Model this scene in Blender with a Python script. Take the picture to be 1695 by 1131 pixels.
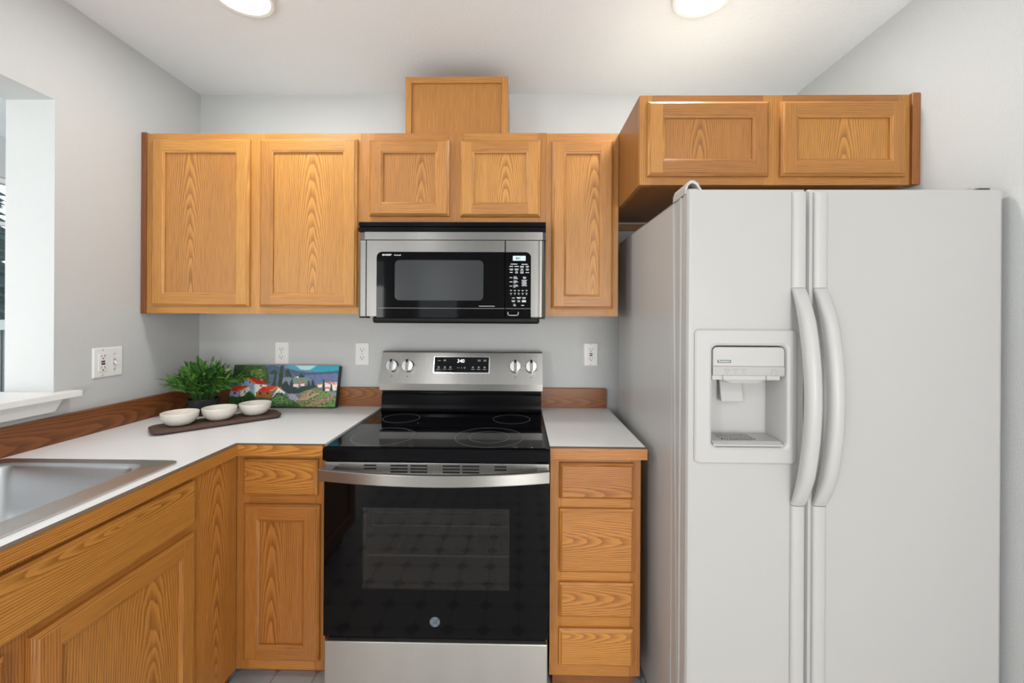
import bpy, bmesh, math, random
from mathutils import Vector, Matrix, noise
random.seed(11)
for o in list(bpy.data.objects): bpy.data.objects.remove(o, do_unlink=True)
sc = bpy.context.scene
COL = sc.collection
PI = math.pi

# ------------------------------------------------------------------ camera, world, light, exposure
# world axes: X right, Z up, back wall at Y = 0, room towards -Y ("d" below is the distance from the back wall)
EYE, CAM_D, F_PX = 1.3478, 2.0462, 687.62
cam_data = bpy.data.cameras.new('camera')
cam = bpy.data.objects.new('camera', cam_data); COL.objects.link(cam)
cam_data.sensor_width = 36.0; cam_data.lens = F_PX*36.0/1695.0
cam_data.shift_x = (847.5-849.4)/1695.0; cam_data.shift_y = (526.3-565.5)/1695.0
cam_data.clip_start = 0.02
cam.matrix_world = (Matrix.Translation((0, -CAM_D, EYE)) @ Matrix.Rotation(0.0162, 4, 'Z')
                    @ Matrix.Rotation(PI/2, 4, 'X') @ Matrix.Rotation(0.0055, 4, 'Z'))
sc.camera = cam
sc.view_settings.view_transform = 'Standard'; sc.view_settings.look = 'None'
sc.view_settings.gamma = 1.0; sc.view_settings.use_curve_mapping = False
sc.view_settings.exposure = 0.0
world = bpy.data.worlds.new('world'); sc.world = world; world.use_nodes = True
bg = world.node_tree.nodes['Background']
bg.inputs[0].default_value = (0.93, 0.97, 1.0, 1); bg.inputs[1].default_value = 2.2

def area(name, loc, rot, sx, sy, power, color):
    l = bpy.data.lights.new(name, 'AREA'); l.shape = 'RECTANGLE'; l.size = sx; l.size_y = sy
    l.energy = power; l.color = color
    o = bpy.data.objects.new(name, l); COL.objects.link(o); o.location = loc; o.rotation_euler = rot
    return o
# unseen fill lamps added outside the rear and dining window openings, tilted up
area('rear_right_fill_lamp', (0.86, -4.80, 1.00), (PI/2+0.25, 0, 0), 0.95, 1.7, 78, (1.0, 0.985, 0.955))
area('rear_left_fill_lamp', (-2.45, -4.80, 1.00), (PI/2+0.25, 0, -0.25), 1.3, 1.7, 66, (1.0, 0.985, 0.955))
area('dining_fill_lamp', (-3.75, -1.45, 1.15), (0, -PI/2-0.45, 0), 1.6, 1.7, 48, (1.0, 0.98, 0.955))
DISC_POWER = 6.2
DISC_COLOR = (1.0, 0.99, 0.975)

# ------------------------------------------------------------------ materials
def mat(name):
    m = bpy.data.materials.new(name); m.use_nodes = True
    nt = m.node_tree
    return m, nt, nt.nodes['Principled BSDF']
def simple(name, col, rough=0.5, metal=0.0, spec=0.5, coat=0.0, bump=0.0, bscale=80, emis=None, estr=0):
    m, nt, b = mat(name)
    b.inputs['Base Color'].default_value = (*col, 1); b.inputs['Roughness'].default_value = rough
    b.inputs['Metallic'].default_value = metal; b.inputs['Specular IOR Level'].default_value = spec
    b.inputs['Coat Weight'].default_value = coat
    if emis:
        b.inputs['Emission Color'].default_value = (*emis, 1); b.inputs['Emission Strength'].default_value = estr
    if bump:
        tc = nt.nodes.new('ShaderNodeTexCoord'); n = nt.nodes.new('ShaderNodeTexNoise'); bp = nt.nodes.new('ShaderNodeBump')
        n.inputs['Scale'].default_value = bscale; n.inputs['Detail'].default_value = 3
        bp.inputs['Strength'].default_value = bump; bp.inputs['Distance'].default_value = 0.004
        nt.links.new(tc.outputs['Object'], n.inputs['Vector']); nt.links.new(n.outputs['Fac'], bp.inputs['Height'])
        nt.links.new(bp.outputs['Normal'], b.inputs['Normal'])
    return m
class NT:
    def __init__(s, nt): s.nt = nt
    def n(s, t, **k):
        x = s.nt.nodes.new(t)
        for a, v in k.items(): setattr(x, a, v)
        return x
    def put(s, sock, v):
        if hasattr(v, 'is_linked') or hasattr(v, 'links'): s.nt.links.new(v, sock)
        elif v is not None: sock.default_value = v
    def m(s, op, a, b=None, c=None):
        x = s.n('ShaderNodeMath', operation=op); s.put(x.inputs[0], a)
        if b is not None: s.put(x.inputs[1], b)
        if c is not None: s.put(x.inputs[2], c)
        return x.outputs[0]
    def vec(s, a, b, c):
        x = s.n('ShaderNodeCombineXYZ'); s.put(x.inputs[0], a); s.put(x.inputs[1], b); s.put(x.inputs[2], c); return x.outputs[0]
    def noise(s, v, scale=1.0, detail=2.0, rough=0.5):
        x = s.n('ShaderNodeTexNoise'); s.put(x.inputs['Vector'], v); x.inputs['Scale'].default_value = scale
        x.inputs['Detail'].default_value = detail; x.inputs['Roughness'].default_value = rough; return x.outputs['Fac']
    def ramp(s, f, stops, interp='LINEAR'):
        x = s.n('ShaderNodeValToRGB'); x.color_ramp.interpolation = interp; s.put(x.inputs[0], f)
        e = x.color_ramp.elements
        while len(e) < len(stops): e.new(0.5)
        for i, (p, c) in enumerate(stops):
            e[i].position = p; e[i].color = (*c, 1) if len(c) == 3 else c
        return x.outputs[0]
    def mix(s, f, a, b, blend='MIX'):
        x = s.n('ShaderNodeMix', data_type='RGBA', blend_type=blend)
        s.put(x.inputs[0], f); s.put(x.inputs[6], a if not isinstance(a, tuple) else (*a, 1)); s.put(x.inputs[7], b if not isinstance(b, tuple) else (*b, 1))
        return x.outputs[2]
def wood(name, light, dark, rough=0.36, ring=175.0, contrast=0.70, tonevar=0.30, pore=0.55):
    """plain sawn timber: rings cut by a slightly tilted board; UV = (across, along) in metres, 'tone' = a random value per board"""
    m, nt, b = mat(name); N = NT(nt)
    uv = N.n('ShaderNodeUVMap', uv_map='UVMap').outputs[0]; tn = N.n('ShaderNodeUVMap', uv_map='tone').outputs[0]
    s1 = N.n('ShaderNodeSeparateXYZ'); nt.links.new(uv, s1.inputs[0]); u, v = s1.outputs[0], s1.outputs[1]
    s2 = N.n('ShaderNodeSeparateXYZ'); nt.links.new(tn, s2.inputs[0]); t, ca = s2.outputs[0], s2.outputs[1]
    t100 = N.m('MULTIPLY', t, 91.7)
    na = N.noise(N.vec(N.m('MULTIPLY_ADD', u, 9.0, t100), N.m('MULTIPLY', v, 2.2), t100), 1.0, 3.0)
    nb = N.noise(N.vec(t100, N.m('MULTIPLY', v, 3.0), N.m('MULTIPLY', u, 4.0)), 1.0, 2.0)
    u2 = N.m('MULTIPLY_ADD', N.m('SUBTRACT', na, 0.5), 0.020, u)
    tilt = N.m('MULTIPLY_ADD', t, 0.05, 0.055)
    w = N.m('MULTIPLY', ca, N.m('ADD', N.m('MULTIPLY_ADD', v, tilt, 0.040), N.m('MULTIPLY', N.m('SUBTRACT', nb, 0.5), 0.022)))
    r = N.m('SQRT', N.m('ADD', N.m('MULTIPLY', u2, u2), N.m('MULTIPLY', w, w)))
    nc = N.noise(N.vec(N.m('MULTIPLY', u, 60.0), N.m('MULTIPLY', v, 8.0), t100), 1.0, 2.0)
    rr = N.m('ADD', N.m('MULTIPLY', r, ring), N.m('MULTIPLY', nc, 0.7))
    fr = N.m('FRACT', rr)
    band = N.ramp(fr, [(0.0, (1, 1, 1)), (0.22, (0.75, 0.75, 0.75)), (0.62, (0.12, 0.12, 0.12)), (0.93, (0, 0, 0)), (1.0, (0.8, 0.8, 0.8))])
    po = N.noise(N.vec(N.m('MULTIPLY_ADD', u, 620.0, t100), N.m('MULTIPLY', v, 11.0), t100), 1.0, 2.0)
    pores = N.ramp(po, [(0.42, (1, 1, 1)), (0.56, (0, 0, 0))])
    fib = N.noise(N.vec(N.m('MULTIPLY', u, 170.0), N.m('MULTIPLY_ADD', v, 2.5, t100), t100), 1.0, 3.0)
    c = N.mix(N.m('MULTIPLY', band, contrast), light, dark)
    c = N.mix(N.m('MULTIPLY', N.m('MULTIPLY', pores, N.m('MULTIPLY_ADD', band, 0.8, 0.22)), pore), c, tuple(x*0.55 for x in dark))
    big = N.noise(N.vec(N.m('MULTIPLY_ADD', u, 5.0, t100), N.m('MULTIPLY', v, 1.1), t100), 1.0, 2.0)
    val = N.m('ADD', N.m('ADD', N.m('MULTIPLY', t, tonevar), 1.0-tonevar*0.5), N.m('ADD', N.m('MULTIPLY', N.m('SUBTRACT', big, 0.5), 0.35), N.m('MULTIPLY', N.m('SUBTRACT', fib, 0.5), 0.30)))
    hsv = N.n('ShaderNodeHueSaturation'); nt.links.new(c, hsv.inputs['Color']); nt.links.new(val, hsv.inputs['Value'])
    nt.links.new(N.m('MULTIPLY_ADD', t, 0.009, 0.4965), hsv.inputs['Hue'])
    nt.links.new(hsv.outputs[0], b.inputs['Base Color'])
    b.inputs['Roughness'].default_value = rough
    bp = N.n('ShaderNodeBump'); bp.inputs['Strength'].default_value = 0.12; bp.inputs['Distance'].default_value = 0.001
    nt.links.new(N.m('MULTIPLY', pores, -1.0), bp.inputs['Height']); nt.links.new(bp.outputs[0], b.inputs['Normal'])
    return m
OAK = wood('honey_oak', (0.545, 0.250, 0.062), (0.290, 0.104, 0.020))
OAK_SHADED = wood('shaded_oak', (0.440, 0.190, 0.045), (0.230, 0.082, 0.016), tonevar=0.42)  # darker copy of the honey oak: shade on the fridge cabinet painted in
OAK_LOW = wood('warm_lit_oak', (0.520, 0.212, 0.043), (0.275, 0.090, 0.014))  # orange copy of the honey oak; light on the lower run painted in
OAK_DK = wood('russet_oak', (0.300, 0.105, 0.028), (0.150, 0.047, 0.013), contrast=0.7)
OAK_IN = wood('shadowed_oak_board', (0.30, 0.165, 0.070), (0.20, 0.10, 0.04), contrast=0.4)
RAW = simple('raw_board', (0.50, 0.44, 0.36), 0.7)
WALNUT = wood('walnut', (0.125, 0.068, 0.046), (0.045, 0.024, 0.017), rough=0.5, ring=190)

def steel(name, col=(0.345, 0.335, 0.318), rough=0.30, aniso=0.75, axis=0):
    m, nt, b = mat(name); N = NT(nt)
    b.inputs['Metallic'].default_value = 1.0; b.inputs['Roughness'].default_value = rough
    b.inputs['Anisotropic'].default_value = aniso
    tg = N.n('ShaderNodeTangent', direction_type='UV_MAP', uv_map='UVMap'); nt.links.new(tg.outputs[0], b.inputs['Tangent'])
    uv = N.n('ShaderNodeUVMap', uv_map='UVMap').outputs[0]
    s1 = N.n('ShaderNodeSeparateXYZ'); nt.links.new(uv, s1.inputs[0])
    n1 = N.noise(N.vec(N.m('MULTIPLY', s1.outputs[0], 6.0), N.m('MULTIPLY', s1.outputs[1], 1500.0), 0.0), 1.0, 2.0)
    c = N.mix(n1, tuple(x*0.90 for x in col), tuple(min(1, x*1.08) for x in col)); nt.links.new(c, b.inputs['Base Color'])
    nt.links.new(N.m('MULTIPLY_ADD', n1, 0.14, rough-0.07), b.inputs['Roughness'])
    return m
STEEL = steel('brushed_steel')
DRAWER_STEEL = steel('lit_drawer_steel', (0.52, 0.505, 0.48), 0.40, 0.5)  # range steel lightened: the drawer's brighter reflection is put into the colour
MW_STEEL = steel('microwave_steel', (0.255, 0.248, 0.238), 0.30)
SINK_STEEL = steel('sink_steel', (0.55, 0.56, 0.57), 0.34, 0.45)
CHROME = simple('chrome', (0.75, 0.75, 0.76), 0.16, 1.0)
BLACK = simple('black_enamel', (0.003, 0.003, 0.004), 0.17, spec=0.11)
BLACK_MATTE = simple('black_plastic', (0.006, 0.006, 0.0065), 0.5, spec=0.25)
GLASS_BLACK = simple('black_glass', (0.0015, 0.0015, 0.002), 0.045, spec=0.16)
COOK_GLASS = simple('cooktop_glass', (0.003, 0.003, 0.004), 0.05, spec=0.26)
MW_WINDOW = simple('screened_microwave_window', (0.036, 0.039, 0.042), 0.16, spec=0.35)
RING_GREY = simple('burner_print', (0.16, 0.16, 0.165), 0.3)
DARK_GAP = simple('dark_gap', (0.004, 0.004, 0.004), 0.8)
MARK_WHITE = simple('printed_white', (0.62, 0.64, 0.66), 0.5)
MARK_GREY = simple('printed_grey', (0.34, 0.35, 0.36), 0.5)
MARK_DARK = simple('printed_dark', (0.06, 0.06, 0.06), 0.5)
LCD = simple('lit_display', (0.45, 0.62, 0.66), 0.3, emis=(0.62, 0.82, 0.88), estr=0.3)
LED = simple('lit_digits', (0.8, 0.85, 0.9), 0.4, emis=(0.85, 0.93, 1.0), estr=0.95)
ENAMEL = simple('white_enamel', (0.450, 0.441, 0.431), 0.32, bump=0.03, bscale=500)
WHITE_PLASTIC = simple('white_plastic', (0.465, 0.456, 0.446), 0.38)
GREY_PLASTIC = simple('grey_plastic', (0.40, 0.39, 0.375), 0.45)
PALE_GREY = simple('pale_grey_grille', (0.58, 0.575, 0.56), 0.5)
GASKET = simple('gasket_grey', (0.42, 0.42, 0.41), 0.6)
PLATE = simple('white_wall_plate', (0.80, 0.795, 0.78), 0.35)
SLOT = simple('outlet_slot', (0.02, 0.02, 0.02), 0.6)
RED_BTN = simple('red_button', (0.22, 0.012, 0.03), 0.4)
WALL = simple('wall_paint', (0.562, 0.573, 0.572), 0.62, bump=0.22, bscale=170)
CEIL = simple('ceiling_paint', (0.86, 0.885, 0.91), 0.75, bump=0.25, bscale=150)
TRIM = simple('white_trim_paint', (0.82, 0.815, 0.80), 0.38)
CERAMIC = simple('cream_ceramic', (0.74, 0.70, 0.63), 0.34)
POT = simple('charcoal_pot', (0.014, 0.016, 0.020), 0.5)
SOIL = simple('soil', (0.03, 0.02, 0.012), 0.95, bump=0.5)
DIFF = simple('lit_diffuser', (0.9, 0.9, 0.9), 0.5, emis=(1.0, 0.985, 0.96), estr=6.0)
LAM_EDGE = simple('laminate_edge_line', (0.13, 0.085, 0.05), 0.5)

def laminate():
    m, nt, b = mat('pale_grey_laminate'); N = NT(nt)
    tc = N.n('ShaderNodeTexCoord').outputs['Object']
    n1 = N.noise(tc, 700.0, 2.0); n2 = N.noise(tc, 25.0, 3.0)
    c = N.mix(n1, (0.80, 0.80, 0.80), (0.88, 0.88, 0.88)); c = N.mix(N.m('MULTIPLY', n2, 0.25), c, (0.76, 0.76, 0.76))
    nt.links.new(c, b.inputs['Base Color']); b.inputs['Roughness'].default_value = 0.36
    return m
LAMINATE = laminate()
def vinyl():
    m, nt, b = mat('octagon_vinyl'); N = NT(nt)
    tc = N.n('ShaderNodeTexCoord').outputs['Object']; s = N.n('ShaderNodeSeparateXYZ'); nt.links.new(tc, s.inputs[0])
    P = 0.152
    fx = N.m('ABSOLUTE', N.m('SUBTRACT', N.m('FRACT', N.m('DIVIDE', s.outputs[0], P)), 0.5))
    fy = N.m('ABSOLUTE', N.m('SUBTRACT', N.m('FRACT', N.m('DIVIDE', s.outputs[1], P)), 0.5))
    dia = N.m('GREATER_THAN', N.m('ADD', fx, fy), 0.78)
    mx = N.m('MAXIMUM', fx, fy)
    line = N.m('GREATER_THAN', mx, 0.485)
    l2 = N.m('LESS_THAN', N.m('ABSOLUTE', N.m('SUBTRACT', N.m('ADD', fx, fy), 0.78)), 0.02)
    n = N.noise(tc, 30.0, 4.0)
    tile = N.mix(n, (0.70, 0.695, 0.68), (0.82, 0.81, 0.80))
    c = N.mix(N.m('MAXIMUM', line, l2), tile, (0.45, 0.44, 0.43)); c = N.mix(dia, c, (0.42, 0.40, 0.385))
    nt.links.new(c, b.inputs['Base Color']); b.inputs['Roughness'].default_value = 0.4
    return m
VINYL = vinyl()
def glass_mat(name, tint, rough=0.02):
    m = bpy.data.materials.new(name); m.use_nodes = True; nt = m.node_tree; nt.nodes.clear(); N = NT(nt)
    out = N.n('ShaderNodeOutputMaterial'); mx = N.n('ShaderNodeMixShader'); tr = N.n('ShaderNodeBsdfTransparent'); gl = N.n('ShaderNodeBsdfGlossy')
    fr = N.n('ShaderNodeFresnel'); fr.inputs[0].default_value = 1.45
    tr.inputs[0].default_value = (*tint, 1); gl.inputs['Roughness'].default_value = rough
    nt.links.new(fr.outputs[0], mx.inputs[0]); nt.links.new(tr.outputs[0], mx.inputs[1]); nt.links.new(gl.outputs[0], mx.inputs[2])
    nt.links.new(mx.outputs[0], out.inputs[0]); return m
OVEN_GLASS = glass_mat('tinted_oven_glass', (0.46, 0.44, 0.42))
WIN_GLASS = glass_mat('window_glass', (0.93, 0.96, 0.96))
RACK = simple('bright_wire', (0.85, 0.85, 0.84), 0.35, 0.6)
RACK_DK = simple('dark_reflection_wire', (0.16, 0.15, 0.145), 0.5)  # dark reflection of the cross wires painted as a darker wire colour
OVEN_IN = simple('oven_enamel', (0.085, 0.075, 0.068), 0.6)
def leaf_mat():
    m, nt, b = mat('bamboo_leaf'); N = NT(nt)
    t = N.n('ShaderNodeSeparateXYZ'); nt.links.new(N.n('ShaderNodeUVMap', uv_map='tone').outputs[0], t.inputs[0])
    c = N.ramp(t.outputs[0], [(0.0, (0.012, 0.045, 0.016)), (0.45, (0.045, 0.155, 0.022)), (0.8, (0.12, 0.29, 0.035)), (1.0, (0.22, 0.36, 0.07))])
    nt.links.new(c, b.inputs['Base Color']); b.inputs['Roughness'].default_value = 0.42
    return m
LEAF = leaf_mat()
STEM = simple('green_stem', (0.04, 0.10, 0.02), 0.6)
def paint_mat():
    m, nt, b = mat('oil_paint'); N = NT(nt)
    a = N.n('ShaderNodeVertexColor', layer_name='paint'); nt.links.new(a.outputs[0], b.inputs['Base Color'])
    b.inputs['Roughness'].default_value = 0.42
    return m
PAINT = paint_mat()
CANVAS_EDGE = simple('painted_canvas_edge', (0.012, 0.022, 0.035), 0.5, bump=0.1, bscale=300)

# ------------------------------------------------------------------ mesh building
class Frame:
    def __init__(s, o, ex, ey, ez): s.o, s.ex, s.ey, s.ez = Vector(o), Vector(ex), Vector(ey), Vector(ez)
    def p(s, q): return s.o + s.ex*q[0] + s.ey*q[1] + s.ez*q[2]
def back_plane(d): return Frame((0, -d, 0), (1, 0, 0), (0, 0, 1), (0, -1, 0))     # u = X, v = Z, w towards the room
def left_plane(x): return Frame((x, 0, 0), (0, -1, 0), (0, 0, 1), (1, 0, 0))      # u = d, v = Z, w towards +X
class MB:
    def __init__(s, fr=None): s.v, s.f, s.uv, s.t, s.mi, s.fr = [], [], [], [], [], fr
    def face(s, pts, out=None, g=0, tone=None, off=(0, 0), mi=0, ca=0.0):
        pts = [Vector(p) for p in pts]
        n = Vector((0, 0, 0))
        for i in range(len(pts)):
            a, b = pts[i], pts[(i+1) % len(pts)]; n += a.cross(b)
        if out is not None and n.dot(Vector(out)) < 0: pts.reverse(); n = -n
        k = max(range(3), key=lambda i: abs(n[i]))
        if k == g: au, av = [i for i in range(3) if i != k]
        else: av = g; au = [i for i in range(3) if i not in (k, g)][0]
        i0 = len(s.v); s.v += pts; s.f.append(list(range(i0, i0+len(pts))))
        s.uv.append([(p[au]-off[0], p[av]-off[1]) for p in pts]); s.t.append((random.random() if tone is None else tone, ca)); s.mi.append(mi)
    def box(s, x0, x1, y0, y1, z0, z1, g=0, cath=False, mi=0, tone=None, skip=''):
        if x0 > x1: x0, x1 = x1, x0
        if y0 > y1: y0, y1 = y1, y0
        if z0 > z1: z0, z1 = z1, z0
        t = random.random() if tone is None else tone
        c = ((x0+x1)/2, (y0+y1)/2, (z0+z1)/2); sgn = random.choice((-1, 1))
        def fc(name, pts, out):
            if name in skip: return
            k = max(range(3), key=lambda i: abs(out[i]))
            if k == g: au, av = [i for i in range(3) if i != k]
            else: av = g; au = [i for i in range(3) if i not in (k, g)][0]
            if cath: of = (c[au]+(t-0.5)*0.05, c[av]+(t-0.5)*0.3)
            else: of = (c[au]+sgn*(0.06+0.10*t), c[av])
            s.face(pts, out, g, t, of, mi, 1.0 if cath else 0.0)
        fc('x', [(x0, y0, z0), (x0, y1, z0), (x0, y1, z1), (x0, y0, z1)], (-1, 0, 0)); fc('X', [(x1, y0, z0), (x1, y1, z0), (x1, y1, z1), (x1, y0, z1)], (1, 0, 0))
        fc('y', [(x0, y0, z0), (x1, y0, z0), (x1, y0, z1), (x0, y0, z1)], (0, -1, 0)); fc('Y', [(x0, y1, z0), (x1, y1, z0), (x1, y1, z1), (x0, y1, z1)], (0, 1, 0))
        fc('z', [(x0, y0, z0), (x1, y0, z0), (x1, y1, z0), (x0, y1, z0)], (0, 0, -1)); fc('Z', [(x0, y0, z1), (x1, y0, z1), (x1, y1, z1), (x0, y1, z1)], (0, 0, 1))
    def bx(s, x0, x1, d0, d1, z0, z1, **k): s.box(x0, x1, -d1, -d0, z0, z1, **k)
    def prism(s, poly, axis, a0, a1, g=0, mi=0, tone=None):
        """extrude a polygon of 2-D points along a local axis"""
        t = random.random() if tone is None else tone
        oth = [i for i in range(3) if i != axis]
        def P(q, a):
            r = [0, 0, 0]; r[oth[0]], r[oth[1]], r[axis] = q[0], q[1], a; return r
        n = len(poly); c = (sum(p[0] for p in poly)/n, sum(p[1] for p in poly)/n)
        ar = sum(poly[i][0]*poly[(i+1) % n][1]-poly[(i+1) % n][0]*poly[i][1] for i in range(n))
        ax = Vector((0, 0, 0)); ax[axis] = 1
        s.face([P(q, a0) for q in poly], -ax, g, t, (c[0]+.1, c[1]), mi); s.face([P(q, a1) for q in poly], ax, g, t, (c[0]+.1, c[1]), mi)
        for i in range(n):
            p, q = poly[i], poly[(i+1) % n]
            e = ((q[1]-p[1]), -(q[0]-p[0])); e = e if ar > 0 else (-e[0], -e[1])
            o = Vector((0, 0, 0)); o[oth[0]], o[oth[1]] = e
            s.face([P(p, a0), P(q, a0), P(q, a1), P(p, a1)], o, g, t, (c[0]+.1, c[1]), mi)
    def loft(s, loops, close=True, cap0=False, cap1=False, mi=0, g=0, tone=0.5, flip=False):
        for A, B in zip(loops[:-1], loops[1:]):
            n = len(A)
            for i in range(n if close else n-1):
                j = (i+1) % n; q = [A[i], A[j], B[j], B[i]]
                if flip: q.reverse()
                s.face(q, None, g, tone, (0, 0), mi)
        if cap0: s.face(list(reversed(loops[0])) if not flip else loops[0], None, g, tone, (0, 0), mi)
        if cap1: s.face(loops[-1] if not flip else list(reversed(loops[-1])), None, g, tone, (0, 0), mi)
    def tube(s, path, r, n=8, mi=0, tone=0.5):
        path = [Vector(p) for p in path]; loops = []
        for i, p in enumerate(path):
            d = (path[min(i+1, len(path)-1)]-path[max(i-1, 0)]).normalized()
            a = d.cross(Vector((0, 0, 1)))
            if a.length < 1e-3: a = d.cross(Vector((1, 0, 0)))
            a.normalize(); b = d.cross(a); rr = r[i] if isinstance(r, (list, tuple)) else r
            loops.append([p+(a*math.cos(2*PI*k/n)+b*math.sin(2*PI*k/n))*rr for k in range(n)])
        s.loft(loops, True, True, True, mi, 0, tone)
    def lathe(s, prof, c, n=40, mi=0, axis=2, cap0=False, cap1=False):
        o = [i for i in range(3) if i != axis]; loops = []
        for r, h in prof:
            L = []
            for k in range(n):
                q = [0, 0, 0]; q[o[0]] = c[o[0]]+r*math.cos(2*PI*k/n); q[o[1]] = c[o[1]]+r*math.sin(2*PI*k/n); q[axis] = c[axis]+h; L.append(Vector(q))
            loops.append(L)
        s.loft(loops, True, cap0, cap1, mi)
    def rrect(s, x0, x1, y0, y1, r, z, n=6, corners='abcd'):
        """rounded rectangle as a list of points, counter clockwise"""
        L = []
        for (cx, cy, a0, nm) in ((x1-r, y1-r, 0, 'a'), (x0+r, y1-r, PI/2, 'b'), (x0+r, y0+r, PI, 'c'), (x1-r, y0+r, 3*PI/2, 'd')):
            if nm in corners:
                for k in range(n+1):
                    a = a0+PI/2*k/n; L.append(Vector((cx+r*math.cos(a), cy+r*math.sin(a), z)))
            else:
                L.append(Vector((cx+r*(1 if nm in 'ad' else -1), cy+r*(1 if nm in 'ab' else -1), z)))
        return L
    def plate(s, x0, x1, y0, y1, r, z0, z1, corners='abcd', mi=0, g=0, soft=0.0):
        A = s.rrect(x0, x1, y0, y1, r, z0, 6, corners)
        if soft:
            B = s.rrect(x0, x1, y0, y1, r, z1-soft, 6, corners); C = s.rrect(x0+soft, x1-soft, y0+soft, y1-soft, max(r-soft, 0.0005), z1, 6, corners)
            s.loft([A, B, C], True, True, True, mi, g)
        else: s.loft([A, s.rrect(x0, x1, y0, y1, r, z1, 6, corners)], True, True, True, mi, g)
ORIG = {}
def thing(name, label, cat, loc=(0, 0, 0), group=None):
    o = bpy.data.objects.new(name, None); COL.objects.link(o); o.location = loc; o.empty_display_size = 0.1
    o['label'] = label; o['category'] = cat
    if group: o['group'] = group
    ORIG[o.name] = Vector(loc); return o
def tag(o, label, cat, group=None):
    o['label'] = label; o['category'] = cat
    if group: o['group'] = group
    return o
def obj(name, mb, mats, parent=None, bevel=0.0, smooth=None, label=None, recalc=True, weld=True, loc=None):
    base = Vector(loc) if loc is not None else (ORIG[parent.name] if parent else Vector((0, 0, 0)))
    me = bpy.data.meshes.new(name)
    vs = [(mb.fr.p(v) if mb.fr else Vector(v))-base for v in mb.v]
    me.from_pydata([tuple(v) for v in vs], [], mb.f)
    a = me.uv_layers.new(name='UVMap'); b = me.uv_layers.new(name='tone')
    for p in me.polygons:
        p.material_index = mb.mi[p.index]
        for k, li in enumerate(p.loop_indices):
            a.data[li].uv = mb.uv[p.index][k]; b.data[li].uv = mb.t[p.index]
    for m in (mats if isinstance(mats, (list, tuple)) else [mats]): me.materials.append(m)
    bm = bmesh.new(); bm.from_mesh(me)
    if weld: bmesh.ops.remove_doubles(bm, verts=bm.verts, dist=0.00002)
    if recalc: bmesh.ops.recalc_face_normals(bm, faces=bm.faces)
    bm.to_mesh(me); bm.free()
    o = bpy.data.objects.new(name, me); COL.objects.link(o)
    if parent: o.parent = parent; ORIG[o.name] = base
    elif loc is not None: o.location = base; ORIG[o.name] = base
    if smooth:
        me.shade_smooth(); me.set_sharp_from_angle(angle=math.radians(smooth))
    if bevel:
        md = o.modifiers.new('bevel', 'BEVEL'); md.width = bevel; md.segments = 2; md.limit_method = 'ANGLE'; md.angle_limit = math.radians(50)
    if label: o['label'] = label
    return o
def struct(name, mb, mats, **k):
    o = obj(name, mb, mats, **k); o['kind'] = 'structure'; return o
def dup(root, loc, label=None):
    r = root.copy(); COL.objects.link(r); r.location = loc
    if label: r['label'] = label
    for ch in list(root.children):
        c = ch.copy(); COL.objects.link(c); c.parent = r
        for g in list(ch.children):
            d = g.copy(); COL.objects.link(d); d.parent = c
    return r
def text(name, s, size, m, parent, fr, u, v, w=0.0004, align='LEFT', sx=1.0, bold=0.0, shear=0.0, label=None):
    cu = bpy.data.curves.new('lettering', 'FONT'); cu.body = s; cu.size = size; cu.align_x = align; cu.extrude = 0.00015
    cu.offset = bold; cu.shear = shear; cu.resolution_u = 3
    t = bpy.data.objects.new('lettering', cu); COL.objects.link(t)
    dg = bpy.context.evaluated_depsgraph_get(); me = bpy.data.meshes.new_from_object(t.evaluated_get(dg))
    bpy.data.objects.remove(t, do_unlink=True); bpy.data.curves.remove(cu)
    base = ORIG[parent.name]
    for q in me.vertices: q.co = fr.p((u+q.co.x*sx, v+q.co.y, w+q.co.z)) - base
    me.materials.clear(); me.materials.append(m); me.name = name
    o = bpy.data.objects.new(name, me); COL.objects.link(o); o.parent = parent; ORIG[o.name] = base
    if label: o['label'] = label
    return o

# ------------------------------------------------------------------ the room
XL, XR, ZC = -1.598, 1.346, 2.450
OPEN_D, OPEN_D2, OPEN_Z0, OPEN_Z1, WALL_T = 0.647, 2.75, 1.062, 2.088, 0.172
m = MB(); m.bx(-3.5, 1.6, -2.3, 4.7, -0.12, 0.0); struct('floor', m, VINYL)
m = MB(); m.bx(-3.5, 1.6, -2.3, 4.7, ZC, ZC+0.12); struct('ceiling', m, CEIL)
m = MB(); m.bx(XL-WALL_T, XR+0.15, -0.14, 0.0, 0, ZC); struct('wall_back', m, WALL)
m = MB(); m.bx(XR, XR+0.15, 0.0, 4.3, 0, ZC); struct('wall_right', m, WALL)
m = MB()
m.bx(XL-WALL_T, XL, 0.0, OPEN_D, 0, ZC); m.bx(XL-WALL_T, XL, OPEN_D2, 3.05, 0, ZC)
m.bx(XL-WALL_T, XL, OPEN_D, OPEN_D2, 0, OPEN_Z0); m.bx(XL-WALL_T, XL, OPEN_D, OPEN_D2, OPEN_Z1, ZC)
struct('wall_left', m, WALL)
m = MB()   # rear wall behind the camera; outer two window openings added for fill light
RO = [(-3.05, -1.80), (-1.42, -0.80), (0.40, 1.28)]; xs = [-3.4]+[v for o_ in RO for v in o_]+[XR+0.15]
for a_, b_ in zip(xs[::2], xs[1::2]): m.bx(a_, b_, 4.3, 4.45, 0, ZC)
for a_, b_ in RO: m.bx(a_, b_, 4.3, 4.45, 0, 0.30); m.bx(a_, b_, 4.3, 4.45, 2.15, ZC)
struct('wall_rear', m, WALL)
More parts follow.
